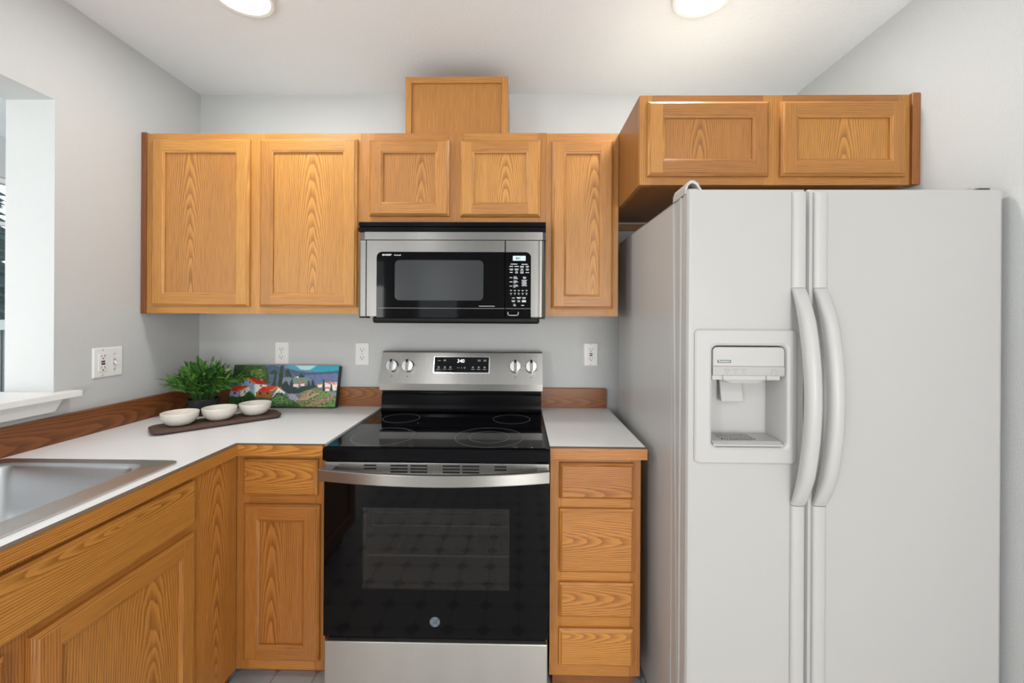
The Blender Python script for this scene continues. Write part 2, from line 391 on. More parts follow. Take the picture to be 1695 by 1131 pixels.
for k_, (a_, b_) in enumerate(RO):
    m = MB(); m.bx(a_, a_+.05, 4.34, 4.40, .30, 2.15); m.bx(b_-.05, b_, 4.34, 4.40, .30, 2.15); m.bx(a_+.05, b_-.05, 4.34, 4.40, .30, .35); m.bx(a_+.05, b_-.05, 4.34, 4.40, 2.10, 2.15)
    struct('window_%d' % (k_+3), m, TRIM)
# dining side: far left wall with one seen and one added window, wall to the north
DX = -3.2
m = MB()
m.bx(DX-0.14, DX, -1.6, -0.95, 0, ZC); m.bx(DX-0.14, DX, -0.95, 0.35, 0, 0.25); m.bx(DX-0.14, DX, -0.95, 0.35, 2.20, ZC)
m.bx(DX-0.14, DX, 0.35, 0.70, 0, ZC); m.bx(DX-0.14, DX, 0.70, 2.4, 0, 0.6); m.bx(DX-0.14, DX, 0.70, 2.4, 2.20, ZC); m.bx(DX-0.14, DX, 2.4, 4.3, 0, ZC)
struct('wall_far_left', m, WALL)
m = MB(); m.bx(DX-0.14, XL-WALL_T, -1.75, -1.6, 0, ZC); struct('wall_north', m, WALL)
def window(name, d0, d1, z0, z1, bars):
    m = MB(); x0, x1 = DX-0.09, DX-0.03; t = 0.05
    m.bx(x0, x1, d0, d0+t, z0, z1); m.bx(x0, x1, d1-t, d1, z0, z1); m.bx(x0, x1, d0+t, d1-t, z0, z0+t); m.bx(x0, x1, d0+t, d1-t, z1-0.028, z1)
    for z in bars: m.bx(x0+0.01, x1-0.01, d0+t, d1-t, z, z+0.022)
    w = struct(name, m, TRIM); ORIG[w.name] = Vector((0, 0, 0))
    g = MB(); g.bx(DX-0.063, DX-0.057, d0+t, d1-t, z0+t, z1-0.028); obj('window_pane', g, WIN_GLASS, w)
    return w
window('window_1', -0.95, 0.35, 0.25, 2.20, (1.91,))
window('window_2', 0.70, 2.4, 0.60, 2.20, (1.4,))  # unseen window, added so the dining fill lamp can shine in
# pass-through sill and its apron
m = MB(); m.bx(XL-WALL_T-0.03, XL, OPEN_D, OPEN_D2-0.03, 1.062, 1.084, g=1); m.bx(XL, XL+0.050, OPEN_D-0.05, OPEN_D2+0.05, 1.062, 1.084, g=1)
struct('trim_1', m, TRIM, bevel=0.003)
m = MB(); m.prism([(-0.625, 1.062), (-0.653, 1.018), (-2.72, 1.018), (-2.76, 1.062)], 0, XL, XL+0.014, g=1); struct('trim_2', m, TRIM, bevel=0.002)

# outdoors beyond the dining window
m = MB(); m.box(-14, -3.5, -6, 10, -0.35, -0.25); struct('ground', m, simple('lawn', (0.10, 0.14, 0.05), 0.9))
t = thing('wooden_fence', 'weathered grey board fence seen through the window behind the pass-through', 'fence', (-5.2, 0.8, -0.25))
for k in range(22):
    y = -1.2+k*0.19; m = MB(); m.box(-5.2, -5.175, y, y+0.175, -0.25, 1.20, g=2); obj('fence_board', m, simple('grey_board', (0.19, 0.20, 0.21), 0.8) if k == 0 else bpy.data.materials['grey_board'], t)
m = MB(); m.box(-5.175, -5.13, -1.2, 2.98, 1.20, 1.30); m.box(-5.175, -5.13, -1.2, 2.98, 0.2, 0.29); obj('fence_rail', m, simple('pale_rail', (0.55, 0.57, 0.58), 0.7), t)
TEAL = simple('blue_green_foliage', (0.045, 0.105, 0.115), 0.8); BARK = simple('bark', (0.06, 0.04, 0.03), 0.9)
def conifer(x, y, h, r, label):
    t = thing('conifer_tree', label, 'tree', (x, y, -0.25), 'conifers beyond the fence')
    m = MB(); m.tube([(x, y, -0.25), (x, y, h*0.9)], [0.12, 0.03], 8); obj('trunk', m, BARK, t)
    m = MB()
    for k in range(3000):
        f = random.random()**0.8; z = 0.1+f*(h-0.1); rr = r*(1-f)*random.uniform(0.5, 1.05)+0.03; a = random.uniform(0, 2*PI)
        c = Vector((x+rr*math.cos(a), y+rr*math.sin(a), z)); d = Vector((math.cos(a), math.sin(a), -0.35)).normalized(); sd = d.cross(Vector((0, 0, 1))).normalized()
        L = random.uniform(0.22, 0.42); W = L*0.3
        m.face([c-d*L*.5, c+sd*W, c+d*L, c-sd*W], None, 0); m.face([c-d*L*.5, c+Vector((0, 0, W)), c+d*L, c-Vector((0, 0, W))], None, 0)
    obj('needles', m, TEAL, t, recalc=False, weld=False)
conifer(-7.2, 1.9, 5.2, 1.5, 'blue-green conifer nearest to the window, beyond the grey fence')
conifer(-10.5, 4.9, 6.0, 1.8, 'taller blue-green conifer farther back beyond the grey fence')

# ------------------------------------------------------------------ ceiling lights
def ceiling_light(x, d, label):
    t = thing('ceiling_light', label, 'ceiling light', (x, -d, ZC), 'round flush ceiling lights')
    m = MB(); m.lathe([(0.102, 0.0), (0.102, -0.006), (0.096, -0.012), (0.086, -0.010), (0.084, -0.006), (0.084, 0.0)], (x, -d, ZC), 56); obj('trim_ring', m, TRIM, t, smooth=40)
    m = MB(); m.lathe([(0.084, -0.0085), (0.05, -0.0095), (0.004, -0.010)], (x, -d, ZC), 56, cap1=True); obj('diffuser', m, DIFF, t, smooth=60)
    l = bpy.data.lights.new('lamp', 'AREA'); l.shape = 'DISK'; l.size = 0.165; l.energy = DISC_POWER; l.color = DISC_COLOR
    lo = bpy.data.objects.new('lamp', l); COL.objects.link(lo); lo.parent = t; lo.location = (0, 0, -0.0125)
    return t
cl = ceiling_light(-0.957, 0.641, 'left one of the two round glowing ceiling lights, nearer the pass-through wall')
dup(cl, (0.615, -0.627, ZC), 'right one of the two round glowing ceiling lights, above the fridge end')
dup(cl, (-0.957, -2.75, ZC), 'unseen round ceiling light added behind the camera on the pass-through side')  # this light and the next are added out of view as fill
dup(cl, (0.615, -2.75, ZC), 'unseen round ceiling light added behind the camera on the fridge side')

# ------------------------------------------------------------------ joinery helpers
CAB_WOOD = OAK
EDGE = ((0.0, 0.0), (0.0, 0.0105), (0.0028, 0.0130), (0.0035, 0.0132), (0.0098, 0.0190))
def rl(a0, a1, z0, z1, i, h): return [(a0+i, z0+i, h), (a1-i, z0+i, h), (a1-i, z1-i, h), (a0+i, z1-i, h)]
def strips(m, a0, a1, z0, z1, prof, tones):
    ctr = ((a0+a1)/2, (z0+z1)/2)
    for (i, h), (j, k) in zip(prof[:-1], prof[1:]):
        A, B = rl(a0, a1, z0, z1, i, h), rl(a0, a1, z0, z1, j, k)
        lat = [(0, -1, 0), (1, 0, 0), (0, 1, 0), (-1, 0, 0)]
        for q in range(4):
            o = Vector(lat[q])*(k-h)+Vector((0, 0, j-i)); g = 0 if q in (0, 2) else 1
            c = (A[q][1]+.08, 0) if g == 0 else (A[q][0]+.08, 0)
            m.face([A[q], A[(q+1) % 4], B[(q+1) % 4], B[q]], o, g, tones[q], c)
    a = rl(a0, a1, z0, z1, 0, 0); m.face(a, (0, 0, -1), 0, tones[0])
def framed_door(parent, fr, a0, a1, z0, z1, fw=0.0575, wood_mat=None, name='door', label=None):
    wm = wood_mat or CAB_WOOD; m = MB(fr); T = [random.random() for _ in range(4)]
    strips(m, a0, a1, z0, z1, EDGE, T)
    e, i2, h = 0.0098, fw-0.0085, 0.019
    def rect(x0, x1, y0, y1, g, t):
        c = ((y0+y1)/2 + (.07+.08*t)*(1 if t > .5 else -1), (x0+x1)/2) if g == 0 else ((x0+x1)/2+(.07+.08*t)*(1 if t > .5 else -1), (y0+y1)/2)
        m.face([(x0, y0, h), (x1, y0, h), (x1, y1, h), (x0, y1, h)], (0, 0, 1), g, t, c)
    rect(a0+e, a0+i2, z0+e, z1-e, 1, T[3]); rect(a1-i2, a1-e, z0+e, z1-e, 1, T[1])
    rect(a0+i2, a1-i2, z0+e, z0+i2, 0, T[0]); rect(a0+i2, a1-i2, z1-i2, z1-e, 0, T[2])
    # moulded inner edge
    prof = ((i2, 0.019), (i2+0.0015, 0.0178), (fw-0.003, 0.0165), (fw, 0.0145), (fw, 0.0085))
    for (i, ha), (j, hb) in zip(prof[:-1], prof[1:]):
        A, B = rl(a0, a1, z0, z1, i, ha), rl(a0, a1, z0, z1, j, hb); lat = [(0, 1, 0), (-1, 0, 0), (0, -1, 0), (1, 0, 0)]
        for q in range(4):
            g = 0 if q in (0, 2) else 1; c = (A[q][1]+.08, 0) if g == 0 else (A[q][0]+.08, 0)
            m.face([A[q], A[(q+1) % 4], B[(q+1) % 4], B[q]], Vector((0, 0, 1))*(j-i+1e-5)+Vector(lat[q])*(ha-hb), g, T[q], c)
    o = obj(name, m, wm, parent, recalc=False, label=label)
    p = MB(fr); t = random.random()
    c = ((a0+a1)/2+random.uniform(-1, 1)*min(.07, .22*(a1-a0)), (z0+z1)/2-random.uniform(-.10, .05))
    p.face([(a0+fw, z0+fw, 0.0088), (a1-fw, z0+fw, 0.0088), (a1-fw, z1-fw, 0.0088), (a0+fw, z1-fw, 0.0088)], (0, 0, 1), 1, t, c, 0, 1.0)
    p.face([(a0+fw, z0+fw, 0.004), (a1-fw, z0+fw, 0.004), (a1-fw, z1-fw, 0.004), (a0+fw, z1-fw, 0.004)], (0, 0, -1), 1, t, c)
    obj('door_panel', p, wm, o, recalc=False)
    return o
def slab_front(parent, fr, a0, a1, z0, z1, name='drawer', label=None):
    m = MB(fr); t = random.random(); strips(m, a0, a1, z0, z1, EDGE, [t]*4); e = 0.0098
    m.face([(a0+e, z0+e, .019), (a1-e, z0+e, .019), (a1-e, z1-e, .019), (a0+e, z1-e, .019)], (0, 0, 1), 0, t, ((z0+z1)/2+(t-.5)*.10, (a0+a1)/2+(t-.5)*.3), 0, 1.0)
    return obj(name, m, CAB_WOOD, parent, recalc=False, label=label)
def face_frame(parent, fr, a0, a1, z0, z1, stiles, rails, sw=0.038):
    """stiles: list of (u0,u1); rails: list of (u0,u1,v0,v1); all 19 mm thick, front at w = 0"""
    m = MB(fr)
    for u0, u1 in stiles: m.box(u0, u1, z0, z1, -0.019, 0, g=1)
    for u0, u1, v0, v1 in rails: m.box(u0, u1, v0, v1, -0.019, -0.0001, g=0)
    return obj('face_frame', m, CAB_WOOD, parent)
def carcass(parent, x0, x1, d0, d1, z0, z1, recess=0.0):
    """sides, bottom, top and back of a cabinet box as one shell"""
    m = MB(); t = 0.016
    m.bx(x0, x0+t, d0, d1, z0, z1, g=2, cath=True); m.bx(x1-t, x1, d0, d1, z0, z1, g=2, cath=True)
    m.bx(x0+t, x1-t, d0, d1, z0+recess, z0+recess+t, g=0); m.bx(x0+t, x1-t, d0, d1, z1-t, z1, g=0, mi=1); m.bx(x0+t, x1-t, d0, d0+t, z0+recess+t, z1-t, g=2)
    return obj('carcass', m, [CAB_WOOD, RAW], parent)

# ------------------------------------------------------------------ wall cabinets
FU = 0.318; FRU = back_plane(FU); ZT = 2.117; ZB = 1.359
t = thing('wall_cabinet', 'tall two-door oak wall cabinet at the left, in the corner beside the pass-through wall', 'wall cabinet', (-1.13, 0, ZB), 'oak wall cabinets')
carcass(t, -1.576, -0.668, 0.002, FU-0.019, ZB, ZT, 0.012)
face_frame(t, FRU, -1.576, -0.668, ZB, ZT, [(-1.576, -1.53), (-1.145, -1.075), (-0.706, -0.6682)], [(-1.53, -1.145, ZT-.045, ZT), (-1.075, -.706, ZT-.045, ZT), (-1.53, -1.145, ZB, ZB+.045), (-1.075, -.706, ZB, ZB+.045)])
framed_door(t, FRU, -1.545, -1.132, 1.389, 2.088); framed_door(t, FRU, -1.087, -0.680, 1.389, 2.088)
m = MB(); m.bx(-1.5975, -1.5762, 0.30, FU+0.006, ZB-0.001, ZT+0.004, g=2); obj('scribe_strip', m, OAK_DK, t, bevel=0.002)
ZBM = 1.738
t = thing('wall_cabinet', 'short two-door oak wall cabinet right above the microwave', 'wall cabinet', (-0.28, 0, ZBM), 'oak wall cabinets')
carcass(t, -0.6675, 0.1055, 0.002, FU-0.019, ZBM, ZT, 0.0)
face_frame(t, FRU, -0.6675, 0.1055, ZBM, ZT, [(-0.6675, -0.612), (-0.309, -0.236), (0.068, 0.1055)], [(-.612, -.309, ZT-.045, ZT), (-.236, .068, ZT-.045, ZT), (-.612, -.309, ZBM, ZBM+.045), (-.236, .068, ZBM, ZBM+.045)])
framed_door(t, FRU, -0.628, -0.296, 1.768, 2.085); framed_door(t, FRU, -0.249, 0.081, 1.766, 2.084)
t = thing('wall_cabinet', 'narrow tall single-door oak wall cabinet between microwave and fridge', 'wall cabinet', (0.26, 0, ZB), 'oak wall cabinets')
carcass(t, 0.106, 0.4055, 0.002, FU-0.019, ZB-.003, ZT-.002, 0.012)
face_frame(t, FRU, 0.106, 0.4055, ZB-.003, ZT-.002, [(0.106, 0.145), (0.367, 0.4055)], [(.145, .367, ZT-.05, ZT-.002), (.145, .367, ZB-.003, ZB+.045)])
framed_door(t, FRU, 0.130, 0.382, 1.387, 2.081)
# cabinet over the fridge
CAB_WOOD = OAK_SHADED
FF = 0.616; FRF = back_plane(FF); ZFB, ZFT = 1.806, 2.112
t = thing('fridge_cabinet', 'deep wide two-door oak cabinet hung over the white fridge', 'wall cabinet', (0.87, 0, ZFB), 'oak wall cabinets')
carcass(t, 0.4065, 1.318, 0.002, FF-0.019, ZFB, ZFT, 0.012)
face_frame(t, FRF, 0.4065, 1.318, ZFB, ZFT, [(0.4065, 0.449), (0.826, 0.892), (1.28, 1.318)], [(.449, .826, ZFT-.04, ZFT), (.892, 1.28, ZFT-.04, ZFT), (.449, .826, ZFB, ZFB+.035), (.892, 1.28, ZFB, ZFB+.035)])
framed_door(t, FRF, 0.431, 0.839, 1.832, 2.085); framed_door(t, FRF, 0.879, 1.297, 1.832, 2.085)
m = MB(); m.bx(1.3185, 1.3455, 0.59, FF+0.010, ZFB-0.001, ZFT+0.003, g=2); obj('filler_strip', m, OAK_DK, t, bevel=0.002)
m = MB(); m.bx(0.43, 1.30, 0.002, 0.02, ZFB-0.03, ZFB, g=0); obj('hanging_rail', m, OAK_SHADED, t)
CAB_WOOD = OAK
# boxed duct cover on top of the wall cabinets
t = thing('duct_cover_box', 'square oak box cover standing on top of the wall cabinets below the ceiling', 'box', (-0.27, -0.15, ZT))
BZ = 2.3635
m = MB(); m.bx(-0.489, -0.475, 0.002, 0.282, ZT, BZ, g=2, cath=True); m.bx(-0.069, -0.056, 0.002, 0.282, ZT, BZ, g=2, cath=True); m.bx(-0.475, -0.069, 0.002, 0.282, BZ-.014, BZ, g=0); obj('side_shell', m, OAK, t)
m = MB(); m.bx(-0.489, -0.463, 0.282, 0.300, ZT, BZ, g=2); m.bx(-0.082, -0.056, 0.282, 0.300, ZT, BZ, g=2); m.bx(-0.463, -0.082, 0.282, 0.2999, BZ-.026, BZ, g=0); obj('front_frame', m, OAK, t, bevel=0.0015)
m = MB(); m.bx(-0.463, -0.082, 0.284, 0.291, ZT, BZ-.026, g=2); obj('front_panel', m, OAK, t)

CAB_WOOD = OAK_LOW
# ------------------------------------------------------------------ base cabinets
FB = 0.611; FRB = back_plane(FB); KICK = 0.117; ZBT = 0.872
t = thing('base_cabinet', 'narrow oak base cabinet with one drawer over one door, left of the range', 'base cabinet', (-0.83, -0.3, 0), 'oak base cabinets')
m = MB(); m.bx(-0.984, -0.968, 0.01, FB-.019, KICK, ZBT, g=2); m.bx(-0.688, -0.672, 0.01, FB-.019, KICK, ZBT, g=2, cath=True); m.bx(-.968, -.688, .01, FB-.019, KICK, KICK+.016, g=0); m.bx(-.968, -.688, .01, .026, KICK+.016, ZBT, g=2); obj('carcass', m, OAK_LOW, t)
face_frame(t, FRB, -0.9845, -0.672, KICK, ZBT, [(-0.9845, -0.94), (-0.71, -0.672)], [(-.94, -.71, .832, ZBT), (-.94, -.71, .682, .742), (-.94, -.71, KICK, .170)])
slab_front(t, FRB, -0.955, -0.696, 0.729, 0.853); framed_door(t, FRB, -0.952, -0.688, 0.157, 0.697)
m = MB(); m.bx(-0.98, -0.672, 0.462, 0.478, 0.0, KICK, g=0); obj('toe_kick', m, OAK_DK, t)
t = thing('base_cabinet', 'narrow oak base cabinet with four stacked drawers, between range and fridge', 'base cabinet', (0.26, -0.3, 0), 'oak base cabinets')
carcass(t, 0.108, 0.4185, 0.01, FB-.019, KICK, ZBT)
face_frame(t, FRB, 0.108, 0.4185, KICK, ZBT, [(0.108, 0.15), (0.382, 0.4185)], [(.15, .382, .832, ZBT), (.15, .382, .68, .745), (.15, .382, .428, .495), (.15, .382, .272, .34), (.15, .382, KICK, .18)])
for z0, z1 in ((.730, .852), (.479, .696), (.326, .443), (.160, .286)): slab_front(t, FRB, 0.139, 0.3925, z0, z1)
m = MB(); m.bx(0.125, 0.402, 0.52, 0.536, 0, KICK, g=0); m.bx(.402, .4185, .02, .536, 0, KICK, g=2); obj('toe_kick', m, OAK_DK, t)
# sink run, facing right
FX = -0.985; FRL = left_plane(FX)
t = thing('sink_base_cabinet', 'long oak sink base cabinet with false drawer front under the steel sink', 'base cabinet', (-1.28, -1.3, 0), 'oak base cabinets')
m = MB(); m.bx(-1.59, FX-.0195, 0.62, 0.636, KICK, ZBT, g=2); m.bx(-1.59, FX-.0195, 1.742, 1.758, KICK, ZBT, g=2); m.bx(-1.59, FX-.0195, .636, 1.742, KICK, KICK+.016, g=1); m.bx(-1.59, -1.575, .636, 1.742, KICK+.016, .70, g=2); obj('carcass', m, OAK_LOW, t)
m = MB(FRL); m.box(0.613, 0.7935, KICK, ZBT, -0.019, 0.0006, g=1, cath=True, tone=0.6); obj('filler_panel', m, OAK_LOW, t)
face_frame(t, FRL, 0.794, 1.758, KICK, ZBT, [(0.794, 0.836), (1.214, 1.292), (1.70, 1.758)], [(.836, 1.70, .832, ZBT), (.836, 1.214, .682, .745), (1.292, 1.70, .682, .745), (.836, 1.214, KICK, .17), (1.292, 1.70, KICK, .17)])
slab_front(t, FRL, 0.815, 1.722, 0.722, 0.855, name='false_drawer_front')
framed_door(t, FRL, 0.815, 1.231, 0.157, 0.701, label='oak door next to the corner panel'); framed_door(t, FRL, 1.275, 1.693, 0.157, 0.701)
m = MB(); m.bx(FX-.09, FX-.075, 0.54, 1.758, 0, KICK, g=1); obj('toe_kick', m, OAK_DK, t)

# ------------------------------------------------------------------ countertops
ZK = 0.910
t = thing('countertop', 'pale grey laminate corner countertop with oak edging, running from sink to range', 'countertop', (-1.25, -0.6, ZK))
SD0, SD1, SX0, SX1 = 0.835, 1.64, -1.545, -1.035      # cut-out for the sink
m = MB()
m.bx(-1.5975, -0.6685, 0.001, 0.626, 0.874, ZK); m.bx(-1.5975, -0.979, 0.626, SD0, 0.874, ZK)
m.bx(-1.5975, SX0, SD0, SD1, 0.874, ZK); m.bx(SX1, -0.979, SD0, SD1, 0.874, ZK); m.bx(-1.5975, -0.979, SD1, 2.3, 0.874, ZK)
obj('laminate_top', m, LAMINATE, t)
m = MB()
m.bx(-0.961, -0.6685, 0.626, 0.644, 0.872, ZK-.0014, g=0, cath=True, tone=.75)
m.prism([(-0.979, -0.626), (-0.961, -0.644), (-0.961, -2.3), (-0.979, -2.3)], 2, 0.872, ZK-.0014, g=1, tone=.7)
m.bx(-0.979, -0.6685, 0.626, 0.6444, ZK-.0014, ZK-.0003, mi=1); m.bx(-0.979, -0.9606, 0.6444, 2.3, ZK-.0014, ZK-.0003, mi=1)
obj('oak_edging', m, [OAK_LOW, LAM_EDGE], t)
m = MB(); m.bx(-1.5775, -0.664, 0.001, 0.020, ZK, 1.002, g=0, cath=True); obj('backsplash', m, OAK_DK, t, bevel=0.002)
m = MB(); m.bx(-1.5975, -1.5775, 0.001, 2.3, ZK, 1.002, g=1, cath=True); obj('backsplash', m, OAK_DK, t, bevel=0.002)
t = thing('countertop', 'small pale grey laminate countertop with oak edging, between range and fridge', 'countertop', (0.265, -0.3, ZK))
m = MB(); m.bx(0.105, 0.4295, 0.001, 0.626, 0.874, ZK); obj('laminate_top', m, LAMINATE, t)
m = MB(); m.bx(0.105, 0.431, 0.626, 0.644, 0.872, ZK-.0014, g=0); m.bx(0.105, 0.4314, 0.626, 0.6444, ZK-.0014, ZK-.0003, mi=1); obj('oak_edging', m, [OAK_LOW, LAM_EDGE], t)
m = MB(back_plane(0)); A = m.rrect(0.104, 0.424, ZK, 1.006, 0.008, 0.001, 5, 'a'); m.face(A, (0, 0, -1), 0, .6, (.9, .2))
A2 = [(p.x, p.y, .018) for p in A]; A3 = m.rrect(0.104, 0.4225, ZK, 1.0045, 0.007, 0.020, 5, 'a')
m.loft([A, A2, A3], tone=.6); m.face(A3, (0, 0, 1), 0, .6, (.94, .30), 0, 1.0); obj('backsplash', m, OAK_DK, t)

# ------------------------------------------------------------------ sink
t = thing('kitchen_sink', 'stainless steel drop-in sink set in the left countertop', 'sink', (-1.29, -1.24, ZK))
def rr2(x0, x1, d0, d1, r, z):
    return MB().rrect(x0, x1, -d1, -d0, r, z, 8)
m = MB()
m.loft([rr2(-1.565, -1.012, .815, 1.665, .030, ZK+.0003), rr2(-1.565, -1.012, .815, 1.665, .030, ZK+.004), rr2(-1.560, -1.017, .820, 1.660, .028, ZK+.0065),
        rr2(-1.530, -1.062, .852, 1.628, .055, ZK+.0055), rr2(-1.526, -1.066, .856, 1.624, .055, ZK+.0085), rr2(-1.520, -1.072, .862, 1.618, .055, ZK+.0085),
        rr2(-1.512, -1.080, .870, 1.610, .055, ZK+.003)], g=0)
obj('rim', m, SINK_STEEL, t, smooth=50)
m = MB()
m.loft([rr2(-1.512, -1.080, .870, 1.610, .055, ZK+.003), rr2(-1.508, -1.084, .874, 1.606, .055, ZK-.004), rr2(-1.500, -1.092, .884, 1.596, .06, ZK-.10),
        rr2(-1.490, -1.102, .896, 1.584, .065, ZK-.145), rr2(-1.470, -1.122, .92, 1.56, .06, ZK-.165), rr2(-1.44, -1.152, .95, 1.53, .05, ZK-.17)], cap1=True)
obj('basin', m, SINK_STEEL, t, smooth=60)
m = MB(); m.lathe([(0.056, 0.0), (0.05, 0.004), (0.036, 0.003), (0.034, -.004), (0.004, -.004)], (-1.30, -1.24, ZK-.1695), 32, cap1=True); obj('drain', m, CHROME, t, smooth=40)

# ------------------------------------------------------------------ range
t = thing('electric_range', 'stainless steel and black glass electric range between the base cabinets', 'range', (-0.277, -0.34, 0))
RX0, RX1 = -0.655, 0.1015
m = MB(); m.bx(RX0+.004, RX1-.004, 0.03, 0.30, 0.02, 0.865); m.bx(RX0+.004, RX0+.03, 0.30, 0.615, 0.02, 0.865); m.bx(RX1-.03, RX1-.004, .30, .615, .02, .865)
m.bx(RX0+.03, RX1-.03, .30, .615, .71, .865); m.bx(RX0+.03, RX1-.03, .30, .615, .02, .43); obj('body', m, BLACK, t)
m = MB(); m.bx(-0.62, 0.066, 0.3002, 0.3012, 0.43, 0.71)
m.bx(-0.62, -0.617, .3012, .615, .43, .71); m.bx(.063, .066, .3012, .615, .43, .71); m.bx(-.617, .063, .3012, .615, .4302, .432); m.bx(-.617, .063, .3012, .615, .708, .7098)
obj('oven_cavity', m, OVEN_IN, t)
m = MB()
for z in (0.660, 0.507):
    m = MB(); m.tube([(-0.60, -0.585, z), (0.046, -0.585, z)], 0.0036, 6); m.tube([(-0.60, -0.375, z), (0.046, -0.375, z)], 0.0026, 6)
    for k in range(17): m.tube([(-0.60+k*0.0404, -0.588, z+.004), (-0.60+k*0.0404, -0.33, z+.004)], 0.0014, 5, mi=1)
    obj('oven_rack', m, [RACK, RACK_DK], t, smooth=60)
# cooktop: black frame, glass and printed rings
m = MB(); m.prism([(-0.095, 0.866), (-0.668, 0.866), (-0.673, 0.872), (-0.673, 0.903), (-0.668, 0.909), (-0.660, 0.911), (-0.095, 0.911)], 0, RX0, RX1); ct = obj('cooktop', m, BLACK, t, bevel=0.002)
m = MB(); m.bx(RX0+.012, RX1-.012, 0.135, 0.656, 0.9108, 0.9122); obj('cooktop_glass', m, COOK_GLASS, ct)
def ring(x, d, r, w=0.0022):
    m = MB(); m.lathe([(r-w, 0.0), (r-w, .0002), (r, .0002), (r, 0.0)], (x, -d, 0.9122), 64); return m
for x, d, r in ((-0.509, .262, .079), (-0.033, .261, .080), (-0.497, .533, .114), (-0.110, .531, .125), (-0.110, .531, .075)): obj('burner_ring', ring(x, d, r), RING_GREY, ct)
m = MB()
for x, d in ((-0.416, .345), (-.424, .455), (-.397, .475), (-.62, .2)):
    m = MB(); m.lathe([(.0022, 0), (.0022, .0002)], (x, -d, .9122), 10, cap1=True); obj('printed_dot', m, MARK_GREY, ct)
# backguard: black riser and steel console
m = MB(); m.prism([(-0.03, 0.90), (-0.142, 0.9115), (-0.134, 0.9165), (-0.128, 0.925), (-0.126, 0.94), (-0.124, 0.985), (-0.120, 0.992), (-0.112, 0.994), (-0.112, 1.012), (-0.03, 1.012)], 0, RX0+.014, RX1-.001); obj('backguard_riser', m, BLACK, t, bevel=0.0015)
m = MB(); m.prism([(-0.02, 1.006), (-0.122, 1.006), (-0.128, 1.009), (-0.129, 1.040), (-0.084, 1.181), (-0.076, 1.186), (-0.02, 1.186)], 0, RX0+.005, RX1+.005); con = obj('console', m, STEEL, t, bevel=0.002)
cz = Vector((0, 0.045, 0.141)).normalized(); cn = Vector((0, -cz.z, cz.y)); FRC = Frame((0, -0.129, 1.040), (1, 0, 0), cz, cn)
def conv(z): return (z-1.040)/cz.z
m = MB(FRC); m.plate(-0.4035, -0.1405, conv(1.088), conv(1.1635), .002, -.001, .0012); obj('display_bezel', m, CHROME, con)
m = MB(FRC); m.plate(-0.400, -0.144, conv(1.091), conv(1.1605), .0015, -.001, .0020); dsp = obj('display', m, GLASS_BLACK, con)
text('display_digits', '340', 0.0235, LED, dsp, FRC, -0.276, conv(1.1355), .0021, 'CENTER', 1.0, 0.0002)
def marks(name, items, mt, parent, fr, w, into_part=False):
    m = MB(fr)
    for (u, v, du, dv) in items: m.box(u-du/2, u+du/2, v-dv/2, v+dv/2, w-.0002, w)
    o = obj(name, m, mt, parent)
    if not into_part: return o
    # printed pattern: keep it inside the mesh of the part it is printed on
    a = parent.data
    if mt.name not in a.materials: a.materials.append(mt)
    k = list(a.materials).index(mt)
    for p in o.data.polygons: p.material_index = k
    bm = bmesh.new(); bm.from_mesh(a); bm.from_mesh(o.data); bm.to_mesh(a); bm.free()
    bpy.data.objects.remove(o, do_unlink=True); return parent
it = []
for x in (-0.378, -0.352): it.append((x, conv(1.1435), .014, .0028))
it.append((-0.352, conv(1.148), .011, .0026))
for x in (-.190, -.163): it += [(x, conv(1.1475), .015, .0026), (x, conv(1.1428), .014, .0026)]
for x in (-.379, -.350, -.324, -.218, -.191, -.164): it += [(x, conv(1.1145), .008, .007), (x, conv(1.1055), .016, .0025)]
it += [(-.286, conv(1.112), .013, .0016), (-.271, conv(1.112), .0015, .009), (-.257, conv(1.112), .010, .0022), (-.257, conv(1.112), .0022, .010)]
marks('touch_key_prints', it, MARK_GREY, dsp, FRC, .0023, True)
def knob(u, v):
    m = MB(FRC); c = (u, v, 0)
    m.lathe([(0.0285, 0.001), (0.0285, 0.004), (0.0265, 0.006), (0.0262, 0.020), (0.0245, 0.024), (0.004, 0.0245)], c, 40, cap1=True)
    k = obj('knob', m, CHROME, con, smooth=35)
    g = MB(FRC); g.box(u-.0065, u+.0065, v-.0225, v+.0225, .023, .036); obj('knob_grip', g, STEEL, k, bevel=0.002)
    p = MB(FRC); p.box(u-.0045, u+.0045, v+.013, v+.027, .0245, .0375); obj('knob_pointer', p, BLACK_MATTE, k)
    d = []
    for a in range(-120, 121, 40): d.append((u+.036*math.sin(math.radians(a)), v+.036*math.cos(math.radians(a)), .0022, .0022))
    d.append((u, v-.047, .005, .005)); marks('dial_marks', d, MARK_DARK, con, FRC, .0004, True)
for x in (-0.596, -0.522, -0.020, 0.054): knob(x, conv(1.117))
